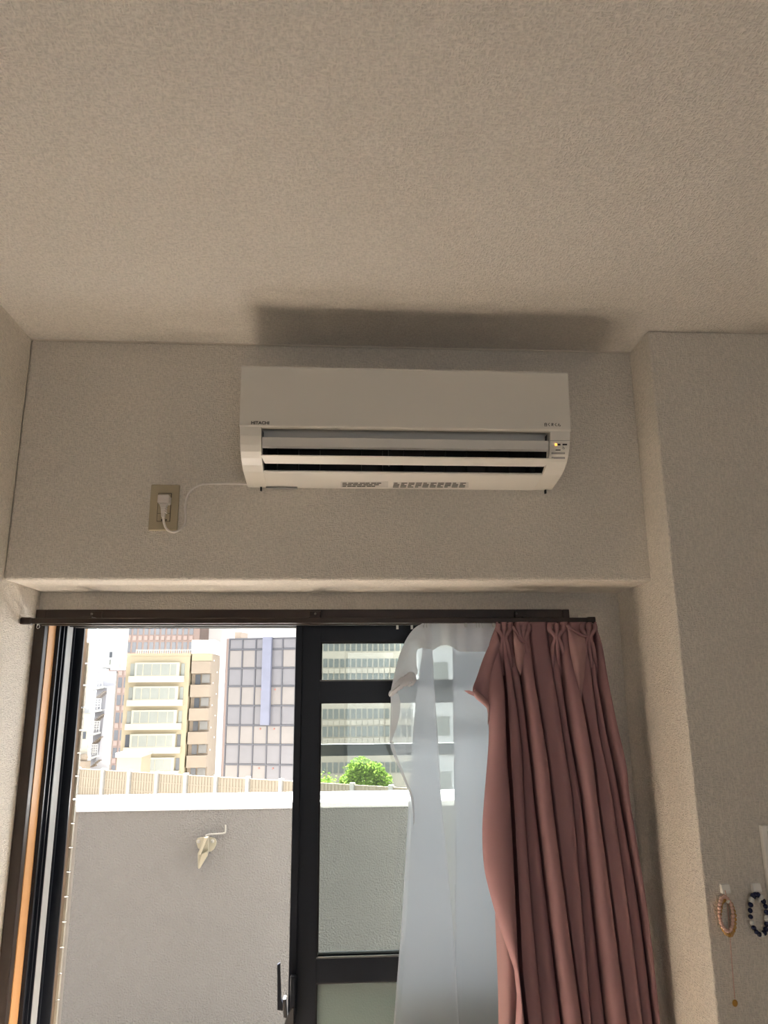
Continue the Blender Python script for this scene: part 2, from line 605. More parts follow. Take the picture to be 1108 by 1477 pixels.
# aluminium frame: left and right jamb channels, head and sill
for s, xa in ((1, WX0), (-1, WX1)):
    box('frame_jamb', xa, xa + s * 0.012, 2.118, 2.256, 0, 1.70, 'black', win)
    box('frame_fin', xa + s * 0.012, xa + s * 0.018, 2.118, 2.124, 0, 1.70, 'black', win)
    box('frame_fin', xa + s * 0.012, xa + s * 0.0195, 2.148, 2.152, 0, 1.70, 'black', win)
    box('frame_fin', xa + s * 0.012, xa + s * 0.021, 2.166, 2.170, 0, 1.70, 'black', win)
    box('weather_strip', xa + s * 0.012, xa + s * 0.020, 2.174, 2.216, 0, 1.688, 'greym', win)
    box('frame_fin', xa + s * 0.012, xa + s * 0.024, 2.222, 2.226, 0, 1.70, 'black', win)
    box('frame_fin', xa + s * 0.012, xa + s * 0.042, 2.248, 2.256, 0, 1.70, 'black', win)
box('frame_head', WX0, WX1, 2.118, 2.256, 1.694, 1.71, 'black', win)
for ya in (2.120, 2.152, 2.186, 2.222, 2.250):
    box('head_fin', WX0, WX1, ya, ya + 0.004, 1.682, 1.694, 'black' if ya != 2.222 else 'greym', win)
box('frame_sill', WX0, WX1, 2.075, 2.256, 0.0, 0.03, 'black', win)

def sash(x0, x1, y0, y1, lst, bars, name='sash'):
    """Sash: frame members in one body, panes as sub-parts."""
    parts = [box_vf(x0, x0 + lst, y0, y1, 0.03, 1.69), box_vf(x1 - lst, x1, y0, y1, 0.03, 1.69)]
    for a, b in bars:
        parts.append(box_vf(x0 + lst, x1 - lst, y0 + 0.002, y1 - 0.002, a, b))
    v, f = join(parts)
    o = mesh_obj(name, v, f, 'black', win)
    ym = (y0 + y1) / 2
    bs = sorted(bars)
    for i in range(len(bs) - 1):
        za, zb = bs[i][1], bs[i + 1][0]
        if zb - za < 0.05:
            continue
        frosted = za < 0.3
        box('glass_pane', x0 + lst, x1 - lst, ym - 0.002, ym + 0.002, za, zb, 'frost' if frosted else 'glass', o)
        for bz in (za, zb - 0.004):
            box('glazing_bead', x0 + lst, x1 - lst, y0 + 0.004, ym - 0.002, bz, bz + 0.004, 'greym' if bz == za else 'black2', o)
        for bx in (x0 + lst, x1 - lst - 0.004):
            box('glazing_bead', bx, bx + 0.004, y0 + 0.004, ym - 0.002, za + 0.004, zb - 0.004, 'black2', o)
    return o

BARS = [(0.03, 0.10), (0.763, 0.818), (1.466, 1.523), (1.634, 1.69)]
s1 = sash(-0.121, 0.625, 2.126, 2.150, 0.068, BARS)
s2 = sash(-0.112, 0.622, 2.158, 2.184, 0.060, BARS)
box('stile_lip', -0.123, -0.103, 2.119, 2.126, 0.03, 1.69, 'black', s1, 0.002)
# crescent lock on the meeting stile
lk = box('crescent_lock', -0.118, -0.102, 2.100, 2.119, 0.700, 0.790, 'black', win, 0.005)
hv = [at(400.0, 1391, 2.10), at(404.3, 1388, 2.10), at(406.0, 1440, 2.10), at(408, 1446, 2.10), at(408, 1457, 2.10), at(400.2, 1456, 2.10)]
prism_y('lock_lever', [(p.x, p.z) for p in hv], 2.094, 2.106, 'black', lk, 0.001)
hb = [at(408, 1440, 2.10), at(413, 1439, 2.10), at(415, 1468, 2.10), at(409, 1466, 2.10)]
prism_y('lock_base', [(p.x, p.z) for p in hb], 2.092, 2.119, 'black2', lk, 0.002)
hc = [at(414, 1466, 2.10), at(421, 1453, 2.10), at(424, 1453, 2.10), at(424, 1500, 2.10), at(408, 1500, 2.10), at(410, 1478, 2.10)]
prism_y('lock_cam', [(p.x, p.z) for p in hc], 2.098, 2.112, 'black2', lk, 0.002)
# insect screen outside the fixed half
v, f = join([box_vf(-0.10, -0.06, 2.262, 2.276, 0.03, 1.70), box_vf(0.58, 0.62, 2.262, 2.276, 0.03, 1.70), box_vf(-0.06, 0.58, 2.262, 2.276, 0.03, 0.09),
             box_vf(-0.06, 0.58, 2.262, 2.276, 1.66, 1.70), box_vf(-0.06, 0.58, 2.262, 2.276, 1.310, 1.343)])
sc = mesh_obj('insect_screen', v, f, 'screen', win)
box('mesh_panel', -0.06, 0.58, 2.268, 2.269, 0.09, 1.310, 'mesh', sc)
box('mesh_panel', -0.06, 0.58, 2.268, 2.269, 1.343, 1.66, 'mesh', sc)

# ------------------------------------------------------------------ curtain rail
YRAIL = 1.955
rail = thing('curtain_rail', 'dark brown double curtain rail across the top of the window', 'curtain rail', (-0.06, YRAIL, 1.677))
box('rail_bar', XL + 0.0045, 0.683, YRAIL - 0.008, YRAIL + 0.008, 1.671, 1.685, 'railm', rail, 0.002)
box('rail_bar', XL + 0.03, 0.66, 2.008, 2.022, 1.671, 1.684, 'railm', rail, 0.002)
box('end_cap', XL + 0.002, XL + 0.03, YRAIL - 0.0095, YRAIL + 0.0095, 1.669, 1.687, 'railm', rail, 0.003)
box('end_cap', 0.670, 0.693, YRAIL - 0.0095, YRAIL + 0.0095, 1.669, 1.687, 'railm', rail, 0.003)
for px in (140, 455, 750):
    c = at(px, 886, 2.04)
    b = box('bracket', c.x - 0.014, c.x + 0.014, YRAIL, 2.043, 1.685, 1.690, 'railm', rail, 0.001)
    box('bracket_plate', c.x - 0.016, c.x + 0.016, 2.034, 2.042, 1.686, 1.712, 'railm', b, 0.002)
    v, f = sphere_vf((c.x - 0.012 if px != 455 else c.x, 2.0335, 1.704), 0.0035, 8, 4)
    mesh_obj('screw', v, f, 'steel', b, smooth=True)
for px in (43, 55):
    c = at(px, 904, YRAIL)
    v, f = ring_vf((c.x, YRAIL, c.z), 0.0048, 0.0008, 'y', 14, 5, 0.8, 1.0)
    r = mesh_obj('runner_ring', v, f, 'chrome', rail, smooth=True)
    box('runner', c.x - 0.003, c.x + 0.003, YRAIL - 0.003, YRAIL + 0.003, c.z + 0.004, 1.672, 'chrome', r)
for k in range(7):
    x = 0.16 + 0.04 * k if k < 3 else 0.34 + 0.075 * (k - 3)
    yy = 2.017 if k < 3 else YRAIL
    box('runner', x - 0.003, x + 0.003, yy - 0.003, yy + 0.003, 1.660, 1.672, 'ptrans', rail)

# ------------------------------------------------------------------ curtains
def interp(tab, y):
    """tab: list of (y, x) -> smooth piecewise interpolation."""
    if y <= tab[0][0]:
        return tab[0][1]
    for i in range(len(tab) - 1):
        a, b = tab[i], tab[i + 1]
        if y <= b[0]:
            t = (y - a[0]) / (b[0] - a[0])
            m1 = (b[1] - tab[i - 1][1]) / (b[0] - tab[i - 1][0]) if i > 0 else (b[1] - a[1]) / (b[0] - a[0])
            m2 = (tab[i + 2][1] - a[1]) / (tab[i + 2][0] - a[0]) if i + 2 < len(tab) else (b[1] - a[1]) / (b[0] - a[0])
            h = b[0] - a[0]
            return (2 * t ** 3 - 3 * t * t + 1) * a[1] + (t ** 3 - 2 * t * t + t) * h * m1 + (-2 * t ** 3 + 3 * t * t) * b[1] + (t ** 3 - t * t) * h * m2
    a, b = tab[-2], tab[-1]
    return b[1] + (b[1] - a[1]) / (b[0] - a[0]) * (y - b[0])

def curtain_sheet(name, rows, controls, Y0, mat, parent, k=6, depth_gain=None, thick=0.0):
    """controls: ordered list of (table of edge pixel x by row, depth offset). The cloth runs through every edge in order."""
    V, Fc = [], []
    n = None
    for py in rows:
        pts = []
        for tab, dy in controls:
            px = interp(tab, py)
            d = dy(py) if callable(dy) else dy
            if depth_gain:
                d *= depth_gain(py)
            p = at(px, py, Y0)
            pts.append(Vector((p.x, Y0 + d, p.z)))
        c = catmull(pts, k)
        n = len(c)
        V += c
    for i in range(len(rows) - 1):
        for j in range(n - 1):
            a = i * n + j
            Fc.append((a, a + 1, a + n + 1, a + n))
    o = mesh_obj(name, V, Fc, mat, parent, smooth=True)
    if thick:
        md = o.modifiers.new('thickness', 'SOLIDIFY')
        md.thickness = thick
        md.offset = 0
    return o

rows = [898 + 6 * i for i in range(12)] + [970 + 14 * i for i in range(37)] + [1500 + 60 * i for i in range(6)]

# white sheer: hangs in two dense folded strips with a single layer between
sheer = thing('sheer_curtain', 'white sheer curtain hanging against the window beside the pink drape', 'curtain', (0.25, 2.0, 0.1))
A = [(898, 611), (930, 609), (970, 607), (1012, 604), (1072, 600), (1150, 594), (1312, 588), (1475, 578)]
Aleft = [(898, 611), (905, 600), (920, 588), (945, 577), (975, 568), (1000, 564), (1040, 563), (1072, 562), (1110, 576), (1150, 592), (1200, 592), (1312, 587), (1475, 577)]
B1 = [(898, 612), (930, 612), (1012, 603), (1150, 595), (1312, 588), (1475, 578)]
B2 = [(898, 617), (930, 620), (1012, 623), (1150, 632), (1312, 645), (1475, 653)]
C1 = [(898, 660), (1012, 662), (1150, 664), (1312, 666), (1475, 668)]
D = [(898, 712), (960, 716), (1012, 722), (1150, 724), (1312, 735), (1475, 752)]
E_ = [(898, 735), (1012, 742), (1150, 750), (1312, 765), (1475, 785)]
curtain_sheet('voile', rows, [(Aleft, -0.006), (B2, 0.0), (B2, 0.006), (B1, 0.010), (B1, 0.016), (B2, 0.020), (C1, 0.012), (D, 0.0), (D, 0.006), (C1, 0.012), (C1, 0.018), (D, 0.02), (E_, 0.01)],
              2.0, 'sheer', sheer, 5)
# heavier header band along the top, drooping where it has slipped off its hook
hb_rows = [898 + 3 * i for i in range(15)]
HB = [[(896, 612), (945, 600)], [(896, 640), (945, 640)], [(896, 662), (945, 664)], [(896, 690), (945, 694)], [(896, 716), (945, 720)]]
V, Fc = [], []
nbx = 40
for i in range(9):
    for j in range(nbx + 1):
        t = j / nbx
        px = 610 + t * 106
        sag = 0 if px > 662 or px < 622 else -16 * math.sin(math.pi * (px - 622) / 40) ** 1.0 * 0.6
        bot = 940 + sag if px > 622 else 936
        top = 897.5 + (1.0 if 618 < px < 690 else 0) * 0
        py = top + (bot - top) * i / 8
        p = at(px, py, 1.995 + 0.003 * math.sin(px * 0.25))
        V.append(p)
for i in range(8):
    for j in range(nbx):
        a = i * (nbx + 1) + j
        Fc.append((a, a + 1, a + nbx + 2, a + nbx + 1))
mesh_obj('header_band', V, Fc, 'sheerd', sheer, smooth=True)
# the slipped end of the header band: arcs down to the left and ends in a gathered knot
outer = [(612, 898), (598, 906), (586, 922), (576, 946), (569, 972), (563, 1000)]
inner = [(616, 934), (607, 935), (601, 940), (601, 958), (602, 972), (585, 982)]
oc = catmull([(a, b, 0) for a, b in outer], 6)
ic = catmull([(a, b, 0) for a, b in inner], 6)
V, Fc = [], []
for i in range(len(oc)):
    for j in range(6):
        t = j / 5
        px = oc[i].x + (ic[i].x - oc[i].x) * t
        py = oc[i].y + (ic[i].y - oc[i].y) * t
        V.append(at(px, py, 1.985 + 0.008 * math.sin(t * 6 + i * 0.3)))
for i in range(len(oc) - 1):
    for j in range(5):
        a = i * 6 + j
        Fc.append((a, a + 1, a + 7, a + 6))
mesh_obj('drooping_band', V, Fc, 'sheerd', sheer, smooth=True)
kn = catmull([at(562, 1003, 1.978), at(570, 994, 1.972), at(577, 987, 1.968), at(586, 981, 1.97), at(594, 976, 1.975), at(595, 983, 1.978), at(588, 988, 1.978)], 5)
rr = [0.004 + 0.008 * math.sin(math.pi * i / (len(kn) - 1)) for i in range(len(kn))]
kv, kf = tube_vf(kn, rr, 10)
kv = [p + Vector((0, 0, 1)) * (0.003 * math.sin(i * 2.4)) for i, p in enumerate(kv)]
mesh_obj('gathered_knot', kv, kf, 'sheerd', sheer, smooth=True)
tube('hook_pin', [at(561, 1003, 1.972), at(567, 996, 1.964), at(577, 988, 1.957)], 0.0013, 'ptrans', sheer)
# hanging lower flap below the knot
fl_rows = [1000 + 6 * i for i in range(13)]
curtain_sheet('folded_edge', fl_rows, [([(1000, 563), (1030, 564), (1072, 562)], -0.008), ([(1000, 574), (1015, 577), (1040, 574), (1072, 563)], -0.014)], 1.99, 'sheerd', sheer, 4)
V, Fc = [], []
hem = catmull([(562, 1070, 0), (568, 1090, 0), (577, 1112, 0), (586, 1134, 0), (594, 1155, 0), (596, 1190, 0)], 4)
for i, p in enumerate(hem):
    w_ = 4.5 * (1 - 0.5 * i / len(hem))
    V += [at(p.x, p.y, 1.984), at(p.x + w_, p.y - 2, 1.984)]
for i in range(len(hem) - 1):
    Fc.append((2 * i, 2 * i + 1, 2 * i + 3, 2 * i + 2))
mesh_obj('edge_hem', V, Fc, 'sheerd', sheer, smooth=True)
for px in (611, 615.5, 687, 691, 695):
    tube('hook', [at(px, 893.5, 1.996), at(px, 899, 1.99), at(px + 0.5, 905, 1.988)], 0.0011, 'ptrans', sheer, 6)

# pink drape: pinch pleats at the top opening into deep folds
drape = thing('pink_curtain', 'dusty pink pleated blackout curtain drawn to the right side', 'curtain', (0.5, YRAIL, 0.1))
L0 = [(904, 714), (925, 706), (950, 700), (985, 697), (1010, 700), (1040, 703), (1066, 703), (1110, 700), (1160, 696), (1200, 694), (1250, 697), (1290, 706), (1325, 716), (1370, 731), (1400, 740), (1430, 743), (1477, 741)]
R1 = [(904, 858), (930, 866), (960, 870), (1030, 882), (1100, 898), (1150, 903), (1290, 925), (1420, 940), (1477, 946)]
VALLEYS = [  # (crease by photo row, slot width in px, depth of the slot, how far the next fold tucks under)
    ([(904, 716), (930, 718), (990, 723), (1050, 725), (1100, 727), (1150, 731), (1312, 739), (1400, 743), (1477, 752)], 7.0, 0.045),
    ([(904, 730), (930, 731), (990, 738), (1050, 746), (1100, 750), (1150, 752), (1312, 763), (1367, 768), (1477, 779)], 2.0, 0.012),
    ([(904, 739), (930, 741), (990, 750), (1050, 757), (1100, 763), (1150, 768), (1312, 787), (1477, 807)], 2.6, 0.03),
    ([(904, 760), (930, 762), (990, 768), (1050, 777), (1100, 785), (1150, 790), (1290, 808), (1477, 833)], 4.0, 0.03),
    ([(904, 787), (930, 789), (990, 797), (1050, 806), (1100, 814), (1150, 821), (1312, 835), (1477, 848)], 2.0, 0.012),
    ([(904, 802), (930, 803), (990, 809), (1050, 817), (1100, 826), (1150, 835), (1312, 851), (1477, 870)], 2.0, 0.014),
    ([(904, 816), (930, 818), (990, 829), (1050, 840), (1100, 849), (1150, 854), (1237, 866), (1477, 897)], 4.5, 0.045),
    ([(904, 844), (930, 846), (990, 851), (1050, 858), (1100, 868), (1150, 878), (1312, 901), (1477, 922)], 2.2, 0.015),
    ([(904, 853), (930, 855), (990, 860), (1050, 870), (1100, 881), (1150, 890), (1312, 918), (1477, 938)], 2.0, 0.012),
]
def dg(py):
    return 0.5 + 0.5 * min(1.0, max(0.0, (py - 925) / 90.0))
def shift(a, d):
    return [(y, x + d) for y, x in a]
def mid(a, b, t=0.5):
    return [(y, x + (interp(b, y) - x) * t) for y, x in a]
ctl = [(shift(L0, 3), 0.0), (L0, -0.028)]
edges = [L0] + [v[0] for v in VALLEYS] + [R1]
for i, (tab, wdt, dep) in enumerate(VALLEYS):
    prev = edges[i]
    fr = -0.034 + 0.012 * ((i * 7) % 3 - 1)
    ctl += [(mid(prev, tab, 0.3), fr), (mid(prev, tab, 0.75), fr - 0.004), (shift(tab, -0.2), fr + 0.008), (shift(tab, -0.6), fr + 0.02 + dep * 0.5), (shift(tab, wdt * 0.4), fr + 0.02 + dep), (shift(tab, wdt), fr + 0.016)]
ctl += [(mid(edges[-2], R1, 0.4), -0.04), (mid(edges[-2], R1, 0.85), -0.034), (R1, -0.012), (mid(edges[-2], R1, 0.6), 0.02)]
curtain_sheet('cloth_panel', rows, ctl, YRAIL, 'pink', drape, 3, dg, 0.0015)
# paler edge turned outwards at the lower left
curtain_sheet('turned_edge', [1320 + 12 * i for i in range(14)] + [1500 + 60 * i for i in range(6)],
              [([(1320, 716), (1370, 718), (1420, 720), (1477, 721)], 0.015), ([(1320, 728), (1370, 734), (1420, 736), (1477, 736)], 0.0), ([(1320, 748), (1477, 752)], 0.02)], 1.968, 'pinkpale', drape, 5)
# slipped corner: a flap of the heading folded over, ending in a hook point
ov = [(716, 912), (706, 930), (697, 950), (688, 976), (682, 993), (685, 1003), (694, 1008), (702, 1012)]
iv = [(722, 930), (716, 950), (712, 970), (709, 990), (708, 1005), (706, 1010), (705, 1014), (704, 1016)]
oc = catmull([(a, b, 0) for a, b in ov], 5); ic = catmull([(a, b, 0) for a, b in iv], 5)
V, Fc = [], []
for i in range(len(oc)):
    for j in range(6):
        t = j / 5
        V.append(at(oc[i].x + (ic[i].x - oc[i].x) * t, oc[i].y + (ic[i].y - oc[i].y) * t, 1.925 - 0.012 * math.sin(math.pi * t)))
for i in range(len(oc) - 1):
    for j in range(5):
        a = i * 6 + j
        Fc.append((a, a + 1, a + 7, a + 6))
mesh_obj('heading_flap', V, Fc, 'pink', drape, smooth=True)
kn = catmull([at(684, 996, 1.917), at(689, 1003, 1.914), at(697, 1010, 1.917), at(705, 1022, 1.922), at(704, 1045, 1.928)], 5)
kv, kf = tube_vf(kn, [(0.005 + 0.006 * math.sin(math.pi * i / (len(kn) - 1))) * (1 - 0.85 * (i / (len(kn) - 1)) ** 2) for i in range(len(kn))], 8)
mesh_obj('bunched_hem', kv, kf, 'pinkpale', drape, smooth=True)
tp = [at(669.5, 996, 1.92), at(676, 995.8, 1.915), at(684, 998, 1.913), at(688, 1003, 1.914), at(684, 1004, 1.917), at(677, 1001, 1.919)]
V = [p + Vector((0, -0.004, 0)) for p in tp] + [p + Vector((0, 0.004, 0)) for p in tp]
n = len(tp)
mesh_obj('flap_tip', V, [tuple(range(n)), tuple(range(n, 2 * n))[::-1]] + [(i, n + i, n + (i + 1) % n, (i + 1) % n) for i in range(n)], 'pink', drape)
# pinch pleats: each a fan of stitched folds above and below the pinch point
for (cx_, cy_, wt, wb) in ((727, 919, 11, 9), (755, 924, 10, 8), (803, 919, 13, 12), (849, 919, 12, 10)):
    for k in (-1, 0, 1):
        path = catmull([at(cx_ + k * wt * 0.7, 901.5, 1.936), at(cx_ + k * wt * 0.75, 908, 1.929), at(cx_ + k * 2.6, cy_, 1.922), at(cx_ + k * wb * 0.55 + 1, cy_ + 13, 1.927), at(cx_ + k * wb * 0.7 + 3, cy_ + 34, 1.938), at(cx_ + k * wb * 0.75 + 6, cy_ + 55, 1.952)], 6)
        nn = len(path)
        rad = [0.0075 if i < nn * 0.2 else 0.0058 for i in range(nn)]
        tube('pinch_pleat', path, rad, 'pink', drape, 8)
# two heading corners that droop forward between the pleats
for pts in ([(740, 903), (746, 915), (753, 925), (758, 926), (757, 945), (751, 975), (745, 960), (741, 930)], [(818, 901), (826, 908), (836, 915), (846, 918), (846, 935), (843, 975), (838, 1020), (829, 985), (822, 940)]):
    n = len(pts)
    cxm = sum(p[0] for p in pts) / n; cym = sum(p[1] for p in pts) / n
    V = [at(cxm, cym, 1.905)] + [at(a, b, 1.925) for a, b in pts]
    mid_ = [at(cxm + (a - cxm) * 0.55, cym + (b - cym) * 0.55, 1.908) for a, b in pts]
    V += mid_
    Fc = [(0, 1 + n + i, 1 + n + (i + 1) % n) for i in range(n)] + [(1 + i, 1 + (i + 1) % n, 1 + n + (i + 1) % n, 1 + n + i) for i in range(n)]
    o = mesh_obj('drooping_heading', V, Fc, 'pinkpale', drape, smooth=True)
    tube('folded_hem', catmull([at(a, b, 1.918) for a, b in pts[:4]], 5), 0.004, 'pink', o, 6)
for px in (722, 733, 752, 797, 809, 842, 855):
    tube('hook', [at(px, 895.5, YRAIL), at(px, 900, 1.945), at(px, 906, 1.94)], 0.0012, 'ptrans', drape, 6)

# ------------------------------------------------------------------ air conditioner
AX0, AX1 = -0.2375, 0.5570
ac = thing('air_conditioner', 'white wall mounted air conditioner with open louver on the beam', 'air conditioner', (0.16, YH, 2.0))
z = 1.5
cheek = [(YH - 0.001, z + 0.507), (YH - 0.001, z + 0.640), (1.655, z + 0.640), (1.645, z + 0.606), (1.650, z + 0.585), (1.658, z + 0.566), (1.669, z + 0.552), (1.684, z + 0.540), (1.705, z + 0.529), (1.732, z + 0.5205), (1.775, z + 0.5135)]
IX0, IX1 = -0.1875, 0.508
prism_x('side_cheek', cheek, AX0, IX0, 'acw', ac, 0.0012)
rc = prism_x('side_cheek', cheek, IX1, AX1, 'acw', ac, 0.0012)
fp = prism_x('front_panel', [(1.660, z + 0.606), (1.644, z + 0.6055), (1.642, z + 0.609), (1.634, z + 0.752), (1.637, z + 0.7575), (1.648, z + 0.760), (1.665, z + 0.760)], AX0 - 0.0015, AX1 + 0.0015, 'acw', ac, 0.0015)
box('housing', AX0 + 0.002, AX1 - 0.002, 1.66, YH - 0.001, z + 0.640, z + 0.757, 'acw2', ac, 0.006)
# underside lip between the cheeks
prism_x('underside', [(YH - 0.001, z + 0.507), (1.775, z + 0.5137), (1.737, z + 0.5195), (1.733, z + 0.523), (1.737, z + 0.527), (YH - 0.001, z + 0.520)], IX0, IX1, 'acw2', ac)
# recess under the panel and the closed upper flap
prism_x('recess_strip', [(1.690, z + 0.592), (1.684, z + 0.640), (1.700, z + 0.640), (1.706, z + 0.592)], IX0, IX1, 'acw2', ac)
prism_x('upper_flap', [(1.658, z + 0.5855), (1.665, z + 0.5645), (1.673, z + 0.5620), (1.700, z + 0.590), (1.692, z + 0.594)], IX0 + 0.001, IX1 - 0.001, 'acw2', ac, 0.001)
# dark air outlet behind
box('outlet_back', IX0, IX1, 1.792, 1.800, z + 0.520, z + 0.640, 'acdark', ac)
box('outlet_roof', IX0, IX1, 1.700, 1.795, z + 0.600, z + 0.606, 'acdark', ac)
for i, xs in enumerate((IX0 + 0.0005, IX1 - 0.0005)):
    pr = [(1.800, z + 0.521), (1.800, z + 0.606), (1.672, z + 0.606), (1.690, z + 0.552), (1.715, z + 0.536), (1.745, z + 0.522)]
    prism_x('outlet_side', pr, xs, xs + (0.001 if i == 0 else -0.001), 'acdark', ac)
prism_x('outlet_floor', [(1.745, z + 0.5275), (1.752, z + 0.529), (1.800, z + 0.526), (1.800, z + 0.521)], IX0, IX1, 'acdark', ac)
for k in range(13):
    x = IX0 + 0.03 + k * (IX1 - IX0 - 0.06) / 12
    box('vane', x - 0.001, x + 0.001, 1.735, 1.775, z + 0.530, z + 0.585, 'black2', ac)
box('rib', 0.118, 0.122, 1.690, 1.720, z + 0.535, z + 0.592, 'black2', ac)
# main louver blade with slanted ends
lp = [(1.653, z + 0.5375), (1.656, z + 0.5405), (1.665, z + 0.5405), (1.682, z + 0.529), (1.679, z + 0.5255), (1.672, z + 0.5255)]
xl = [(-0.187, 0.515), (-0.187, 0.515), (-0.187, 0.512), (-0.180, 0.497), (-0.179, 0.495), (-0.180, 0.497)]
n = len(lp)
V = [(xl[i][0], lp[i][0], lp[i][1]) for i in range(n)] + [(xl[i][1], lp[i][0], lp[i][1]) for i in range(n)]
lv = mesh_obj('louver', V, [tuple(range(n)), tuple(range(n, 2 * n))[::-1]] + [(i, n + i, n + (i + 1) % n, (i + 1) % n) for i in range(n)], 'acw', ac)
bm = bmesh.new(); bm.from_mesh(lv.data); bmesh.ops.recalc_face_normals(bm, faces=bm.faces); bm.to_mesh(lv.data); bm.free()
# drip tabs under the body
for x in (-0.205, 0.538):
    box('mount_tab', x, x + 0.004, 1.822, YH, z + 0.498, z + 0.508, 'black2', ac)
box('mount_tab', -0.19, -0.11, 1.818, YH, z + 0.5035, z + 0.508, 'sensor', ac)
# writing on the front panel
def panel_y(zz):
    return 1.642 + (1.634 - 1.642) * ((zz - (z + 0.609)) / (0.752 - 0.609))
tilt = math.radians(90) - math.atan2(0.008, 0.143) * -1
def on_panel(name, body, size, px0, px1, py, bold=0.0):
    a = at(px0, py, 1.6405); b = at(px1, py, 1.6405)
    o = text(name, body, size, (a.x, panel_y(a.z) - 0.0006, a.z), 'ink', fp, (tilt, 0, 0), 1.0, bold)
    w = max(v.co.x for v in o.data.vertices) - min(v.co.x for v in o.data.vertices)
    o.scale = ((b.x - a.x) / w, 1, 1)
    return o
t1 = on_panel('brand_lettering', 'HITACHI', 0.0105, 362, 388, 611.6, 0.0003)
t2 = on_panel('series_lettering', '\u767d\u304f\u307e\u304f\u3093', 0.0095, 785, 808.5, 614.2, 0.00022)
# display on the right cheek
def cheek_y(zz):
    pr = [(1.645, 0.606), (1.650, 0.585), (1.658, 0.566), (1.669, 0.552), (1.684, 0.540), (1.705, 0.529)]
    q = zz - z
    for (ya, za), (yb, zb) in zip(pr, pr[1:]):
        if zb <= q <= za:
            return ya + (yb - ya) * (za - q) / (za - zb)
    return 1.645 if q > 0.6 else 1.70
def on_cheek(name, px0, px1, py0, py1, mat, off=0.0008):
    V = []
    for px, py in ((px0, py0), (px1, py0), (px1, py1), (px0, py1)):
        Y = 1.655
        for _ in range(6):
            p = at(px, py, Y); Y = cheek_y(p.z)
        p = at(px, py, Y)
        V.append((p.x, p.y - off, p.z))
    V += [(a, b + off + 0.0004, c) for a, b, c in V]
    return mesh_obj(name, V, [(0, 1, 2, 3), (7, 6, 5, 4), (0, 4, 5, 1), (1, 5, 6, 2), (2, 6, 7, 3), (3, 7, 4, 0)], mat, rc)
on_cheek('sensor_window', 795.5, 815, 652.5, 662, 'sensor')
led = on_cheek('status_light', 800.5, 803.5, 639.8, 643, 'led', 0.0014)
on_cheek('lamp_marking', 804.2, 808.5, 640.2, 642.6, 'ink')
on_cheek('lamp_marking', 811.5, 818, 640.2, 642.4, 'ink')
on_cheek('lamp_marking', 801.5, 808.5, 648.6, 649.8, 'ink')
on_cheek('lamp_marking', 811.9, 812.3, 643, 646.4, 'ink')
q = at(811.8, 648, 1.6645)
v, f = ring_vf((q.x, cheek_y(q.z) - 0.0008, q.z), 0.0022, 0.0004, 'y', 14, 5)
mesh_obj('button_ring', v, f, 'ink', rc, smooth=True)
on_cheek('seam_line', 793.5, 822, 635.2, 635.7, 'sensor', 0.0003)
# printed labels under the unit
us = [o for o in ac.children if o.name.startswith('underside')][0]
def under_pt(px, py):
    Y = 1.78
    for _ in range(8):
        p = at(px, py, Y)
        k = (p.z - (z + 0.507)) / 0.0067
        Y = YH - 0.055 * k if p.z < z + 0.5137 else 1.775 - (p.z - (z + 0.5137)) / 0.0058 * 0.038
        Y = min(max(Y, 1.74), 1.829)
    # keep the point on the underside plane below the sight line
    d = at(px, py, 1.78) - CAM
    a, b = Vector((0, YH, z + 0.507)), Vector((0, 1.775, z + 0.5137))
    s = (b.z - a.z) / (b.y - a.y)
    t = (a.z - s * a.y - CAM.z) / (d.z - s * d.y)
    return CAM + d * t
def under(name, px0, px1, py0, py1, mat, parent, off):
    V = [under_pt(px, py) - Vector((0, 0, off)) for px, py in ((px0, py0), (px1, py0), (px1, py1), (px0, py1))]
    V += [p + Vector((0, 0, off + 0.0003)) for p in V]
    return mesh_obj(name, V, [(0, 1, 2, 3), (7, 6, 5, 4), (0, 4, 5, 1), (1, 5, 6, 2), (2, 6, 7, 3), (3, 7, 4, 0)], mat, parent)
lb = under('caution_label', 491.5, 560, 694.5, 702.8, 'label', us, 0.0004)
for k, (a, b) in enumerate(((494, 552), (494, 547), (494, 543))):
    for i in range(7):
        xa = a + (b - a) * i / 7
        under('print_line', xa, xa + (b - a) / 7 * (0.75 + 0.2 * ((i + k) % 2)), 696 + 2.2 * k, 697.3 + 2.2 * k, 'ink', lb, 0.0008)
lb = under('rating_label', 567, 676, 695.3, 703.2, 'label', us, 0.0004)
for k in range(4):
    for i in range(10):
        xa = 568.5 + 10.6 * i - k * 0.6
        under('print_line', xa, xa + (8.5 if (i * 3 + k) % 4 else 5.0), 696.1 + 1.8 * k, 697.2 + 1.8 * k, 'ink', lb, 0.0008)
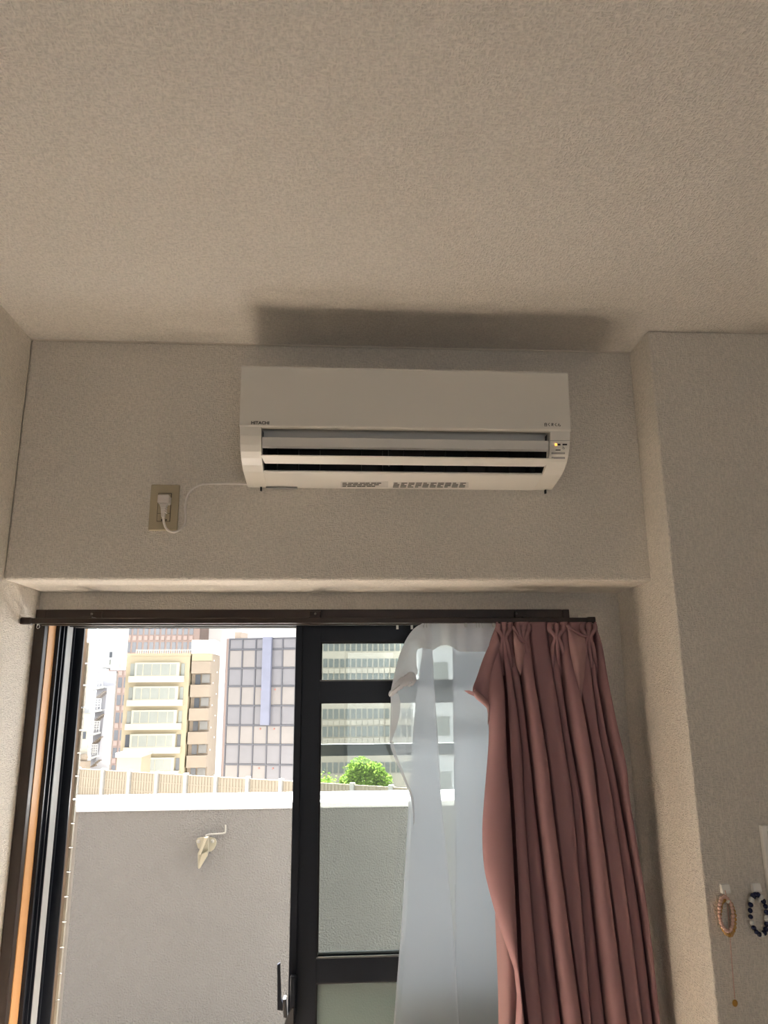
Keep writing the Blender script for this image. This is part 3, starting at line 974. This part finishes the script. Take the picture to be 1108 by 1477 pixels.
# power cord and plug
cp = [(362, 699), (350, 698.2), (330, 697.6), (305, 697.8), (290, 699.5), (280, 704), (273, 711), (269, 720), (267.3, 732), (267.8, 745), (267, 755), (262, 762), (255, 766.5), (247, 767), (240.5, 763), (236.8, 755), (235.6, 747), (235.4, 740)]
path = []
for i, (a, b) in enumerate(cp):
    path.append(at(a, b, 1.8265 if i < 11 else 1.8265 - (i - 10) * 0.0042))
cord = tube('power_cord', catmull(path, 6), 0.0029, 'cord', ac, 8)
p = at(236.5, 722, 1.80)
pl = box('plug', at(228.8, 714, 1.80).x, at(245.6, 714, 1.80).x, 1.788, 1.8185, at(236, 727, 1.80).z, at(236, 714.5, 1.80).z, 'plug', cord, 0.004, 3)
prism_y('plug_neck', [(at(a, b, 1.80).x, at(a, b, 1.80).z) for a, b in ((230.5, 727), (243, 727), (240, 733), (238, 747), (233.5, 747), (232.5, 733))], 1.791, 1.805, 'plug', cord, 0.002)
for k in range(3):
    a = at(232.5, 732 + 3.2 * k, 1.79); b = at(239.5, 732 + 3.2 * k, 1.79)
    box('grip_rib', a.x, b.x, 1.7895, 1.806, a.z - 0.001, a.z + 0.001, 'cord', cord)

# ------------------------------------------------------------------ wall outlet
out = thing('wall_outlet', 'beige wall outlet plate with a white plug in it', 'wall outlet', (-0.445, YH, 1.95))
p0 = at(217.5, 766, YH); p1 = at(261, 700.5, YH)
ox0, ox1 = -0.4815, -0.4085
oz0, oz1 = p0.z, p1.z + 0.001
box('cover_plate', ox0, ox1, YH - 0.0075, YH - 0.0005, oz0, oz1, 'plate', out, 0.0045, 3)
sx0, sx1 = at(229, 735, YH).x, at(247, 735, YH).x
s_ = box('socket_insert', sx0, sx1, YH - 0.011, YH - 0.007, at(236, 753, YH).z, at(236, 713, YH).z, 'plate', out, 0.001)
zz0, zz1 = at(236, 753, YH).z, at(236, 713, YH).z
for a in ((sx0 - 0.0006, sx0, zz0, zz1), (sx1, sx1 + 0.0006, zz0, zz1), (sx0, sx1, zz1, zz1 + 0.0006), (sx0, sx1, zz0 - 0.0006, zz0), (sx0, sx1, zz0 + 0.0195, zz0 + 0.0203)):
    box('gap_line', a[0], a[1], YH - 0.0112, YH - 0.0072, a[2], a[3], 'black2', s_)
for px in (233.5, 239.5):
    c = at(px, 750, YH - 0.011)
    box('socket_slot', c.x - 0.002, c.x + 0.002, YH - 0.0116, YH - 0.010, c.z - 0.0018, c.z + 0.0018, 'black2', s_)

# ------------------------------------------------------------------ hooks and jewellery on the right wall
def wall_hook(px, py, label):
    c = at(px, py, YC - 0.006)
    t = thing('wall_hook', label, 'hook', (c.x, YC, c.z), 'white hooks on the right wall')
    prism_x('hook_body', [(YC - 0.0005, c.z - 0.010), (YC - 0.0005, c.z + 0.008), (YC - 0.009, c.z + 0.008), (YC - 0.013, c.z - 0.005), (YC - 0.011, c.z - 0.010)], c.x - 0.0095, c.x + 0.0095, 'hookw', t, 0.001)
    tube('hook_stem', [(c.x, YC - 0.003, c.z - 0.008), (c.x, YC - 0.003, c.z - 0.022), (c.x, YC - 0.006, c.z - 0.0255), (c.x, YC - 0.013, c.z - 0.0265), (c.x, YC - 0.016, c.z - 0.0225)], 0.0028, 'hookw', t, 8)
    return c
h1 = wall_hook(1046, 1281, 'white square wall hook holding the pink and amber bracelet')
h2 = wall_hook(1090.5, 1279.5, 'white square wall hook holding the navy bead bracelet')

def bracelet(name, label, c, rx, rz, nb, rb, mats, yoff):
    t = thing(name, label, 'bracelet', (c.x, YC - yoff, c.z - rz * 2), 'bead bracelets on the wall hooks')
    v, f = ring_vf((c.x, YC - yoff, c.z), 1.0, 0.0007, 'y', 36, 4)
    v = [Vector((c.x + (p.x - c.x) * rx, p.y, c.z + (p.z - c.z) * rz)) for p in v]
    mesh_obj('elastic_string', v, f, mats[0], t)
    protos = {}
    for k in range(nb):
        a = 2 * math.pi * k / nb + 0.1
        m = mats[k % len(mats)]
        if m not in protos:
            vv, ff = sphere_vf((0, 0, 0), rb, 8, 5)
            me = bpy.data.meshes.new('bead'); me.from_pydata([tuple(q) for q in vv], [], ff); me.materials.append(M[m])
            for pf in me.polygons:
                pf.use_smooth = True
            protos[m] = me
        o = bpy.data.objects.new('bead', protos[m]); COL.objects.link(o)
        o.parent = t
        o.location = Vector((c.x + rx * math.cos(a), YC - yoff - 0.001 * math.sin(3 * a), c.z + rz * math.sin(a))) - Vector(t.location)
        s = 0.9 + 0.25 * random.random()
        o.scale = (s, s, s * (0.9 + 0.2 * random.random()))
    return t
c = at(1047.5, 1318, YC - 0.012)
bracelet('bead_bracelet', 'pink stone bead bracelet hanging from a hook left of the navy bracelet', c, 0.0150, 0.0335, 26, 0.0044, ['rose', 'rose', 'rose'], 0.012)
c2 = at(1049.5, 1323, YC - 0.006)
bracelet('bead_bracelet', 'amber chip bead bracelet hanging behind the pink bead bracelet', c2, 0.0165, 0.0345, 26, 0.0046, ['amber', 'gold', 'amber'], 0.0055)
c = at(1094.5, 1319, YC - 0.012)
bracelet('bead_bracelet', 'navy blue bead bracelet with white patterned beads', c, 0.0185, 0.0395, 20, 0.0058, ['navy', 'navy', 'navy', 'whitep'], 0.012)
# fine necklace with a round pendant, hanging through the bracelet
nk = thing('necklace', 'fine rose gold chain necklace with round pendant', 'necklace', (0.84, YC, 0.84))
tp_ = [(1046, 1284.5), (1049, 1300), (1051.5, 1330), (1053, 1350), (1056, 1390), (1058.5, 1420), (1060, 1440)]
tube('chain', catmull([at(a, b, YC - (0.016 if i == 0 else 0.004)) for i, (a, b) in enumerate(tp_)], 6), 0.0009, 'rose', nk, 6)
pc = at(1060.5, 1447, YC - 0.004)
v, f = sphere_vf(pc, 0.0068, 14, 8, (0.85, 0.35, 1.0))
mesh_obj('pendant', v, f, 'gold', nk, smooth=True)
v, f = ring_vf(pc, 0.0062, 0.0009, 'y', 18, 5, 0.85, 1.0)
mesh_obj('pendant_rim', v, f, 'gold', nk, smooth=True)
# picture board at the right edge
bd = thing('picture_frame', 'white framed pale board hanging beside the navy bracelet', 'picture frame', (1.1, YC, 0.85))
a = at(1098, 1191, YC - 0.012)
bx0, bz1 = a.x, a.z
bz0 = bz1 - 0.42
bw = 0.32
box('backing', bx0 + 0.012, bx0 + bw - 0.012, YC - 0.008, YC - 0.001, bz0 + 0.012, bz1 - 0.012, 'board', bd)
for q_ in ((bx0, bx0 + 0.012, bz0, bz1), (bx0 + bw - 0.012, bx0 + bw, bz0, bz1), (bx0 + 0.012, bx0 + bw - 0.012, bz1 - 0.012, bz1), (bx0 + 0.012, bx0 + bw - 0.012, bz0, bz0 + 0.012)):
    box('frame_bar', q_[0], q_[1], YC - 0.014, YC - 0.0005, q_[2], q_[3], 'hookw', bd, 0.0015)

# ------------------------------------------------------------------ balcony
YP = 3.10
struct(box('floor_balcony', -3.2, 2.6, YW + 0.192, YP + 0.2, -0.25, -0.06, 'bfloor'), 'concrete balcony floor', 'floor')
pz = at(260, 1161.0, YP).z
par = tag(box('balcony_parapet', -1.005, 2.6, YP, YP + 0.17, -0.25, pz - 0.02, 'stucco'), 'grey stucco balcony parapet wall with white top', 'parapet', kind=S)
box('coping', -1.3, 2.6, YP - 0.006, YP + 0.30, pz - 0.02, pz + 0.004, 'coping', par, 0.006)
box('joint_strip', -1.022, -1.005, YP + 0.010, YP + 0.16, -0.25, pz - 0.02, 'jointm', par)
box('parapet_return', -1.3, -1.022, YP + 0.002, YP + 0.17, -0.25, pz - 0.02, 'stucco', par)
# tiled outer reveal of the house wall left of the opening
rv = struct(box('wall_reveal', -1.3, -0.772, 2.258, 2.32, -0.06, 2.45, 'bark'), 'tiled outer wall edge beside the balcony window', 'wall')
for k in range(26):
    box('tile', -0.86, -0.7655, 2.320, 2.334, -0.04 + k * 0.065, -0.04 + k * 0.065 + 0.061, 'tile', rv)
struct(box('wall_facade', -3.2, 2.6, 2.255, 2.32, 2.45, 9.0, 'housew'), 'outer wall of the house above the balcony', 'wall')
struct(box('wall_outer', 0.80, 2.6, 2.258, 2.32, -0.06, 2.45, 'conc'), 'outer wall of the house to the right of the window', 'wall')

# folding clothes pole bracket on the parapet
br = thing('pole_bracket', 'folded metal clothes pole bracket screwed to the parapet', 'bracket', (-0.5, YP, pz - 0.2))
def bp_(zx, zy, Y=YP):
    return at(260 + zx / 11.08, 1170 + zy / 11.08, Y)
pts = [(255, 470), (285, 425), (340, 412), (500, 412), (560, 430), (585, 480), (575, 540), (545, 600), (500, 640), (450, 650), (330, 630), (285, 580)]
prism_y('base_plate', [(bp_(a, b).x, bp_(a, b).z) for a, b in pts], YP - 0.006, YP - 0.0003, 'brass', br, 0.0015)
for a, b in ((300, 480), (520, 475)):
    c = bp_(a, b)
    v, f = sphere_vf((c.x, YP - 0.006, c.z), 0.007, 10, 6, (1, 0.5, 1))
    mesh_obj('screw', v, f, 'steel', br, smooth=True)
arm = [(360, 415), (450, 410), (455, 640), (430, 720), (310, 920), (285, 915), (280, 680), (330, 560)]
prism_y('folding_arm', [(bp_(a, b, YP - 0.03).x, bp_(a, b, YP - 0.03).z) for a, b in arm], YP - 0.034, YP - 0.022, 'brass', br, 0.002)
rib_ = [(395, 415), (450, 410), (335, 690), (290, 690)]
prism_y('arm_flange', [(bp_(a, b, YP - 0.05).x, bp_(a, b, YP - 0.05).z) for a, b in rib_], YP - 0.056, YP - 0.022, 'brass', br, 0.001)
rib_ = [(340, 690), (440, 640), (430, 720), (310, 920), (300, 850)]
prism_y('arm_flange', [(bp_(a, b, YP - 0.05).x, bp_(a, b, YP - 0.05).z) for a, b in rib_], YP - 0.050, YP - 0.032, 'brass', br, 0.001)
tube('wire_catch', catmull([bp_(405, 405, YP - 0.028), bp_(430, 378, YP - 0.02), bp_(520, 366, YP - 0.016), bp_(650, 358, YP - 0.012), bp_(700, 350, YP - 0.012), bp_(722, 330, YP - 0.012), bp_(724, 220, YP - 0.012)], 6), 0.003, 'steel', br, 8)

# ------------------------------------------------------------------ the city outside
GZ = -20.0
struct(box('floor_street', -160, 160, 20, 260, GZ - 0.5, GZ, 'asphalt'), 'street ground far below the balcony', 'ground')

# noise barrier fence along the raised road
FA, FB = Vector((-19.076, 57.985)), Vector((-3.545, 48.884))
fd = (FB - FA).normalized()
fnrm = Vector((fd.y, -fd.x))
fang = math.atan2(fd.y, fd.x)
PITCHF = (FB - FA).length / 7.0
ftop, fbot = 1.5 - 5.5, 1.5 - 7.45
fence = thing('barrier_fence', 'long beige panel fence with pale posts along the raised road', 'fence', (FB.x, FB.y, fbot))
me_p = me_s = None
def rot_copy(name, proto, pos, parent):
    o = bpy.data.objects.new(name, proto)
    COL.objects.link(o)
    o.parent = parent
    o.location = Vector(pos) - Vector(parent.location)
    o.rotation_euler = (0, 0, fang)
    return o
def proto_mesh(name, parts, mat):
    v, f = join(parts)
    me = bpy.data.meshes.new(name)
    me.from_pydata([tuple(p) for p in v], [], f)
    me.materials.append(M[mat])
    return me
hp = ftop - fbot
post_me = proto_mesh('post', [box_vf(-0.13, 0.13, -0.16, 0.10, -0.05, hp + 0.08)], 'fencep')
slats = [box_vf(0.13, PITCHF - 0.13, 0.02, 0.06, 0.0, hp - 0.06)]
ns = 9
for k in range(ns):
    xa = 0.16 + (PITCHF - 0.32) * k / ns
    slats.append(box_vf(xa, xa + (PITCHF - 0.32) / ns * 0.6, -0.01, 0.03, 0.02, hp - 0.1))
for zz in (0.0, hp * 0.33, hp * 0.66, hp - 0.1):
    slats.append(box_vf(0.13, PITCHF - 0.13, -0.02, 0.03, zz, zz + 0.07))
panel_me = proto_mesh('fence_panel', slats, 'fence')
for k in range(-2, 15):
    p = FA + fd * (PITCHF * k)
    rot_copy('post', post_me, (p.x, p.y, fbot), fence)
    rot_copy('fence_panel', panel_me, (p.x, p.y, fbot), fence)
base_a = FA - fd * PITCHF * 3; base_b = FA + fd * PITCHF * 16
w = fnrm * 0.35
poly = [(base_a.x + w.x, base_a.y + w.y), (base_b.x + w.x, base_b.y + w.y), (base_b.x - w.x, base_b.y - w.y), (base_a.x - w.x, base_a.y - w.y)]
prism_z('base_wall', poly, GZ, fbot, 'conc', fence)

def skew_block(name, x0, x1, y0, y1, z0, z1, mat, parent, both=False):
    """Block whose right side runs back along the sight lines, so it stays out of view."""
    k = y1 / y0 * 1.002
    return prism_z(name, [(x0, y0), (x1, y0), (x1 * k if x1 < 0 or both else x1, y1), (x0 if x0 < 0 else x0 * k, y1)], z0, z1, mat, parent)

def P(Y, ox, oy, sc):
    return lambda a, b: at(ox + a / sc, oy + b / sc, Y)

# --- cream apartment block
YB1 = 85.0
g = P(YB1, 170, 900, 6.42)
x0, x1, x2 = -23.72, -16.73, -14.41
zt = g(380, 275).z
cb = thing('apartment_building', 'cream apartment block with bands of pale bay windows', 'building', (-19, YB1, GZ))
box('facade_wall', x0, x1, YB1, YB1 + 9, GZ, zt, 'cream', cb)
def row(b):
    return g(380, b).z
for k in range(6):
    o_ = 219 * k
    za, zb = row(365 + o_), row(482 + o_)
    sl = row(540 + o_)
    xa, xb = x0 + 0.45, x1 - 0.5
    # white spandrel apron below the windows
    box('spandrel', xa, xb, YB1 - 0.55, YB1, sl, zb, 'creamw', cb)
    bay = box('bay_window', xa + 0.62, xb - 0.55, YB1 - 0.5, YB1, zb, za + 0.08, 'winframe', cb)
    w_ = (xb - 0.55) - (xa + 0.62)
    for (u0_, u1_) in ((0.05, 0.175), (0.20, 0.375), (0.395, 0.575), (0.595, 0.785), (0.81, 0.935)):
        box('pane', xa + 0.62 + w_ * u0_, xa + 0.62 + w_ * u1_, YB1 - 0.54, YB1 - 0.49, zb + 0.08, za - 0.10, 'pane', bay)
    for (ua, ub) in ((xa + 0.03, xa + 0.52), (xb - 0.42, xb - 0.04)):
        wd = box('side_window', ua, ub, YB1 - 0.10, YB1 + 0.05, zb + 0.03, za - 0.02, 'paned' if k > 2 else 'pane', cb)
box('roof_parapet', x0 - 0.05, x1 + 0.05, YB1 - 0.08, YB1 + 0.3, zt - 0.25, zt + 0.02, 'cream', cb)
# rear wing with stacked balconies
zw = zt
box('wing_wall', x1 + 0.12, x2, YB1 + 0.9, YB1 + 6.5, GZ, zw, 'tan', cb)
box('wing_cornice', x1 + 0.2, x2 + 0.02, YB1 + 0.02, YB1 + 0.9, row(345), zt, 'cream', cb)
for k in range(6):
    o_ = 219 * k
    box('balcony', x1 + 0.2, x2, YB1 - 0.05, YB1 + 0.9, row(460 + o_), row(347 + o_) , 'tan', cb)
    za, zb = row(463 + o_), row(560 + o_)
    box('window', x1 + 0.55, x1 + 1.1, YB1 + 0.82, YB1 + 0.92, zb, za - 0.08, 'paned', cb)
    box('laundry', x1 + 1.35, x2 - 0.12, YB1 + 0.45, YB1 + 0.55, zb + 0.15, za - 0.05, 'jointm', cb)
for k in range(9):
    zz = row(335 + 106 * k)
    v, f = sphere_vf((x2, YB1 + (2.0 if k % 2 == 0 else 4.5), zz), 0.1, 8, 5)
    mesh_obj('drain_vent', v, f, 'white', cb, smooth=True)
# rooftop railing and white roof house
for k in range(26):
    xx = x0 + 0.8 + k * (x1 - x0 - 0.8) / 25
    box('rail_post', xx, xx + 0.05, YB1 + 0.5, YB1 + 0.55, zt, zt + 0.42, 'creamw', cb)
box('rail', x0 + 0.8, x1, YB1 + 0.48, YB1 + 0.57, zt + 0.40, zt + 0.47, 'creamw', cb)
rh = box('roof_house', g(668, 200).x, g(885, 200).x, YB1 + 1, YB1 + 5, zt, g(770, 142).z, 'white', cb)

# --- low cream shed in front of it
sh = thing('rooftop_shed', 'small cream flat roofed shed behind the fence', 'shed', (-16, 62, GZ))
a = at(167, 1095, 62); b = at(206, 1095, 62)
box('shed_wall', a.x + 0.1, b.x - 0.1, 62, 65, GZ, at(187, 1092, 62).z, 'cream', sh)
box('shed_roof', a.x, b.x, 61.8, 65.2, at(187, 1092, 62).z, at(187, 1086, 62).z, 'creamw', sh)

# --- brown tower behind
YT = 130.0
g = P(YT, 90, 890, 6.71)
tw = thing('office_tower', 'brown tower with a grid of small dark windows', 'building', (-30, YT, GZ))
tx0, tx1 = g(470, 245).x, at(288, 915, YT).x
box('tower_body', tx0, tx1, YT, YT + 9, GZ, 34, 'tower', tw)
zr = lambda b: g(560, b).z
cp_ = g(645, 245).x - g(590, 245).x
wx = g(570, 245).x
win_me = proto_mesh('window', [box_vf(0, cp_ * 0.66, -0.05, 0.1, 0, 1)], 'paned')
pan_me = proto_mesh('panel', [box_vf(0, cp_ * 0.62, -0.12, 0.1, 0, 1)], 'towerp')
for r in range(-1, 8):
    b0 = 245 + 170 * r
    zb, za = zr(b0 + 97), zr(b0)
    for c_ in range(-2, 18):
        xx = wx + cp_ * c_
        if xx + cp_ > tx1 or xx < tx0 + 0.1:
            continue
        if r > 0 and c_ > 1:
            continue
        o = bpy.data.objects.new('window', win_me); COL.objects.link(o); o.parent = tw
        o.location = Vector((xx, YT, zb)) - Vector(tw.location); o.scale = (1, 1, za - zb)
        o = bpy.data.objects.new('panel', pan_me); COL.objects.link(o); o.parent = tw
        o.location = Vector((xx, YT, za + 0.35)) - Vector(tw.location); o.scale = (1, 1, 0.75)

# --- pale block filling the gap behind the grey building
pb = thing('pale_building', 'plain pale cream block between the tower and the grey glass building', 'building', (-27, 140, GZ))
pa, pb_ = at(286, 930, 140), at(470, 930, 140)
box('block_wall', pa.x, pb_.x, 140, 155, GZ, 34, 'white', pb)
for k in range(4):
    box('ledge', pa.x, pb_.x, 139.7, 140, 10 - 4 * k, 10.4 - 4 * k, 'creamw', pb)

# --- white building with outside stairs
YS = 82.0
g = P(YS, 90, 890, 6.71)
st = thing('white_building', 'white building with zigzag outside stairs and railings', 'building', (-26, YS, GZ))
X = lambda a, b=700: g(a, b).x
Zs = lambda b: g(350, b).z
skew_block('main_block', -46, g(275, 600).x, YS + 0.5, YS + 14, GZ, 30, 'white', st)
skew_block('upper_block', g(275, 300).x, g(470, 300).x, YS + 2, YS + 14, Zs(480), 30, 'white', st)
skew_block('side_box', g(430, 450).x, g(512, 450).x, YS + 1.4, YS + 3, Zs(510), Zs(395), 'white', st)
box('upper_window', g(403, 360).x, g(430, 360).x, YS + 1.9, YS + 2.05, Zs(385), Zs(330), 'paned', st)
box('upper_window', g(403, 420).x, g(425, 420).x, YS + 1.9, YS + 2.05, Zs(455), Zs(405), 'pane', st)
box('upper_window', g(195, 320).x, g(243, 320).x, YS + 0.4, YS + 0.55, Zs(410), Zs(302), 'whiteg', st)
# inclined side slab of the stairwell
sl = [g(430, 670), g(498, 670), g(445, 1430), g(300, 1430), g(350, 1300), g(385, 1040), g(410, 860)]
prism_y('stair_slab', [(p.x, p.z) for p in sl] + [(g(445, 1430).x, GZ), (g(300, 1430).x, GZ)][0:0], YS + 0.2, YS + 0.6, 'whiteg', st)
skew_block('stair_core', g(285, 700).x, g(470, 700).x, YS + 1.6, YS + 9, GZ, Zs(520), 'whiteg', st)
for (la, lb_, lt, lbm) in ((265, 395, 668, 712), (255, 375, 893, 935), (262, 362, 1110, 1155), (262, 345, 1335, 1380)):
    pts = [g(la, lbm), g(lb_, lt + 18), g(lb_, lt), g(la + 20, lbm - 28)]
    prism_y('landing', [(p.x, p.z) for p in pts], YS - 0.3, YS + 1.5, 'white', st)
    for k in range(4):
        p1_, p2_ = g(la, lt - 25 - 24 * k), g(lb_, lt - 25 - 24 * k)
        box('railing_bar', p1_.x, p2_.x, YS - 0.32, YS - 0.27, p1_.z, p1_.z + 0.09, 'white', st)
    for k in range(5):
        xx = g(la + (lb_ - la) * k / 4, lt - 50).x
        box('railing_post', xx, xx + 0.07, YS - 0.3, YS - 0.24, g(la, lt).z, g(la, lt - 105).z, 'white', st)
    for k in range(6):
        p1_ = g(lb_ - 80 + 16 * k, lt + 60 + 13 * k * (-1) + 60)
        box('step', p1_.x, p1_.x + 0.3, YS + 0.0, YS + 1.3, p1_.z, p1_.z + 0.08, 'tan', st)

# low beige annexe with small windows
lo = thing('low_building', 'low beige house with two small windows and rooftop units', 'building', (-27, 78, GZ))
g = P(78.0, 90, 890, 6.71)
skew_block('annexe_wall', -44, g(265, 1100).x, 78, 81.5, GZ, g(200, 940).z, 'creamw', lo)
for a_ in (140, 200):
    wn = box('window', g(a_, 1140).x, g(a_ + 30, 1140).x, 77.93, 78.05, g(150, 1180).z, g(150, 1110).z, 'paned', lo)
    box('window_frame', g(a_ - 4, 1140).x, g(a_ + 34, 1140).x, 77.97, 78.04, g(150, 1186).z, g(150, 1104).z, 'winframe', wn)
tube('rooftop_hatch', catmull([g(165, 940), g(168, 880), g(185, 855), g(200, 880), g(203, 940)], 5), 0.06, 'greyf', lo, 6)
for k, (a_, b_) in enumerate(((150, 1345), (195, 1365), (235, 1345))):
    c = g(a_, b_ + 10); c.y = 77.2
    v, f = sphere_vf(c, 0.42, 10, 6, (1.0, 0.7, 1.0))
    mesh_obj('duct_unit', v, f, 'tan', lo, smooth=True)
box('unit_stand', g(125, 1380).x, g(275, 1380).x, 76.6, 78, GZ, g(180, 1385).z, 'tan', lo)

# --- grey glass building
YG = 75.0
g = P(YG, 310, 900, 6.425)
gb = thing('glass_building', 'grey gridded glass office building with a blue vertical banner', 'building', (-8, YG, GZ))
gx0 = -10.93
pw = 1.392
ang = math.radians(-14)
ca, sa = math.cos(ang), math.sin(ang)
def gp(u, d, zz):
    """u along the turned facade, d out of it."""
    return Vector((gx0 + u * ca + d * sa * 1.0, YG + u * sa - d * ca, zz))
def gbox(name, u0_, u1_, d0, d1, z0, z1, mat, parent):
    V = [gp(u0_, d1, z0), gp(u1_, d1, z0), gp(u1_, d0, z0), gp(u0_, d0, z0), gp(u0_, d1, z1), gp(u1_, d1, z1), gp(u1_, d0, z1), gp(u0_, d0, z1)]
    return mesh_obj(name, V, [(0, 3, 2, 1), (4, 5, 6, 7), (0, 1, 5, 4), (1, 2, 6, 5), (2, 3, 7, 6), (3, 0, 4, 7)], mat, parent)
zrow = [g(300, b).z for b in (140, 240, 412, 578, 757, 937, 1113, 1297, 1480, 1660)]
gbox('building_core', -0.05, pw * 5.03, -8, -0.05, GZ, zrow[0] + 0.05, 'greyf', gb)
warm = {(1, 0), (3, 0), (3, 1), (3, 2), (3, 3), (3, 4), (5, 0), (5, 1), (5, 2), (5, 3), (5, 4), (1, 1), (7, 0), (7, 1), (7, 2), (1, 4)}
for r in range(9):
    for c_ in range(5):
        gbox('pane', c_ * pw + 0.07, (c_ + 1) * pw - 0.07, -0.05, 0.0 + 0.015 * ((r + c_) % 2), zrow[r + 1] + 0.09, zrow[r] - 0.09, 'greyq' if (r, c_) in warm else 'greyp', gb)
for c_ in range(6):
    gbox('mullion', c_ * pw - 0.06, c_ * pw + 0.06, -0.05, 0.10, GZ, zrow[0], 'greyf', gb)
for r in range(10):
    gbox('transom', 0, pw * 5, -0.05, 0.09, zrow[r] - 0.07, zrow[r] + 0.07, 'greyf', gb)
gbox('banner', pw * 2 + 0.85, pw * 3 + 0.35, 0.1, 0.5, zrow[5] + 0.05, zrow[0] + 0.1, 'blue', gb)
gbox('edge_pillar', -0.85, -0.28, -9, 0.25, GZ, zrow[0] + 0.1, 'white', gb)
gbox('edge_pillar', -0.28, -0.06, -9, 0.12, GZ, zrow[0] + 0.05, 'towerp', gb)
for (r, c_) in ((3, 2), (3, 3), (5, 2), (5, 3), (7, 2), (7, 3)):
    u_ = c_ * pw + pw * 0.52
    v, f = sphere_vf(gp(u_, 0.03, zrow[r] - 0.32), 0.09, 8, 4)
    mesh_obj('red_mark', v, f, 'red', gb)
gbox('roof_box', 0.1, 0.75, -3, -1, zrow[0], zrow[0] + 0.75, 'tan', gb)

# --- long office building seen through the right panes
YO = 120.0
g = P(YO, 420, 860, 3.693)
of = thing('office_building', 'long grey concrete office building with rows of ribbon windows', 'building', (5, YO, GZ))
ox0_, ox1_ = at(438, 980, YO).x, at(612, 980, YO).x
box('facade_wall', ox0_, ox1_, YO, YO + 15, GZ, 26, 'office', of)
wp = (g(500, 620).x - g(180, 620).x) / 10.6
ow_me = proto_mesh('window', [box_vf(0, wp * 0.74, -0.08, 0.12, 0, 1)], 'officep')
sp_me = proto_mesh('spandrel_panel', [box_vf(0, wp * 0.9, -0.3, 0.1, 0, 1)], 'office')
zrows = [(248, 292), (333, 378), (410, 455), (508, 540), (600, 652), (693, 748), (790, 838), (884, 942)]
for (b0, b1) in zrows:
    za, zb = g(330, b0).z, g(330, b1).z
    k = 0
    xx = ox0_ + 0.4
    while xx + wp < ox1_:
        o = bpy.data.objects.new('window', ow_me); COL.objects.link(o); o.parent = of
        o.location = Vector((xx, YO, zb)) - Vector(of.location); o.scale = (1, 1, za - zb)
        if b0 in (410, 600, 693, 333):
            o = bpy.data.objects.new('spandrel_panel', sp_me); COL.objects.link(o); o.parent = of
            o.location = Vector((xx, YO, zb - 0.95)) - Vector(of.location); o.scale = (1, 1, 0.75)
        xx += wp
# --- plain pale tower right of it
pt = thing('pale_tower', 'pale plain tower beside the ribbon window office building', 'building', (14, 100, GZ))
a = at(604, 980, 100); b = at(760, 980, 100)
box('tower_wall', a.x, b.x, 100, 112, GZ, 28, 'white', pt)
for k in range(5):
    box('tower_band', a.x, b.x, 99.7, 100, -14 + 7 * k, -13.2 + 7 * k, 'creamw', pt)
for k in range(3):
    for j in range(4):
        box('window', a.x + 2 + 3.2 * k, a.x + 4 + 3.2 * k, 99.9, 100.05, -11.5 + 7 * j, -9.0 + 7 * j, 'pane', pt)

# --- tree rising behind the fence
tc_ = at(528, 1118, 52)
tree = thing('street_tree', 'bright lime green leafy tree rising behind the fence', 'tree', (tc_.x, 52, GZ), 'trees behind the fence')
tube('trunk', [(tc_.x, 52, GZ), (tc_.x + 0.2, 52, -8), (tc_.x, 52, tc_.z)], [0.3, 0.22, 0.08], 'bark', tree, 8)
V, Fc = [], []
blobs = [(521, 1106, 1.0, 0.9), (513, 1112, 0.9, 0.8), (540, 1112, 0.95, 0.8), (530, 1125, 1.3, 0.9), (505, 1126, 0.9, 0.7), (551, 1126, 0.9, 0.8), (520, 1135, 1.5, 0.9), (545, 1140, 1.3, 0.9)]
rnd = random.Random(3)
for (px, py, rx_, rz_) in blobs:
    c = at(px, py, 52 + rnd.uniform(-0.4, 0.4))
    for k in range(520):
        while True:
            d = Vector((rnd.uniform(-1, 1), rnd.uniform(-1, 1), rnd.uniform(-1, 1)))
            if 0.3 < d.length < 1:
                break
        p = c + Vector((d.x * rx_, d.y * rx_, d.z * rz_)) * 0.8
        a_ = Vector((rnd.uniform(-1, 1), rnd.uniform(-1, 1), rnd.uniform(-0.6, 0.6))).normalized() * 0.11
        b_ = a_.cross(Vector((rnd.uniform(-1, 1), rnd.uniform(-1, 1), rnd.uniform(-1, 1)))).normalized() * 0.06
        i0 = len(V)
        V += [p - a_, p - b_, p + a_, p + b_]
        Fc.append((i0, i0 + 1, i0 + 2, i0 + 3))
fo = mesh_obj('foliage', V, Fc, 'leaf', tree)
fo['kind'] = 'stuff'
tc2 = at(466, 1134, 54)
tr2 = thing('street_tree', 'small clipped green bush top showing left of the lime tree', 'tree', (tc2.x, 54, GZ), 'trees behind the fence')
tube('trunk', [(tc2.x, 54, GZ), (tc2.x, 54, tc2.z)], [0.2, 0.06], 'bark', tr2, 8)
V, Fc = [], []
for k in range(700):
    d = Vector((rnd.gauss(0, 0.4), rnd.gauss(0, 0.4), rnd.gauss(0, 0.35)))
    p = tc2 + d
    a_ = Vector((rnd.uniform(-1, 1), rnd.uniform(-1, 1), rnd.uniform(-0.6, 0.6))).normalized() * 0.11
    b_ = a_.cross(Vector((rnd.uniform(-1, 1), rnd.uniform(-1, 1), rnd.uniform(-1, 1)))).normalized() * 0.06
    i0 = len(V)
    V += [p - a_, p - b_, p + a_, p + b_]
    Fc.append((i0, i0 + 1, i0 + 2, i0 + 3))
fo = mesh_obj('foliage', V, Fc, 'leaf', tr2)
fo['kind'] = 'stuff'
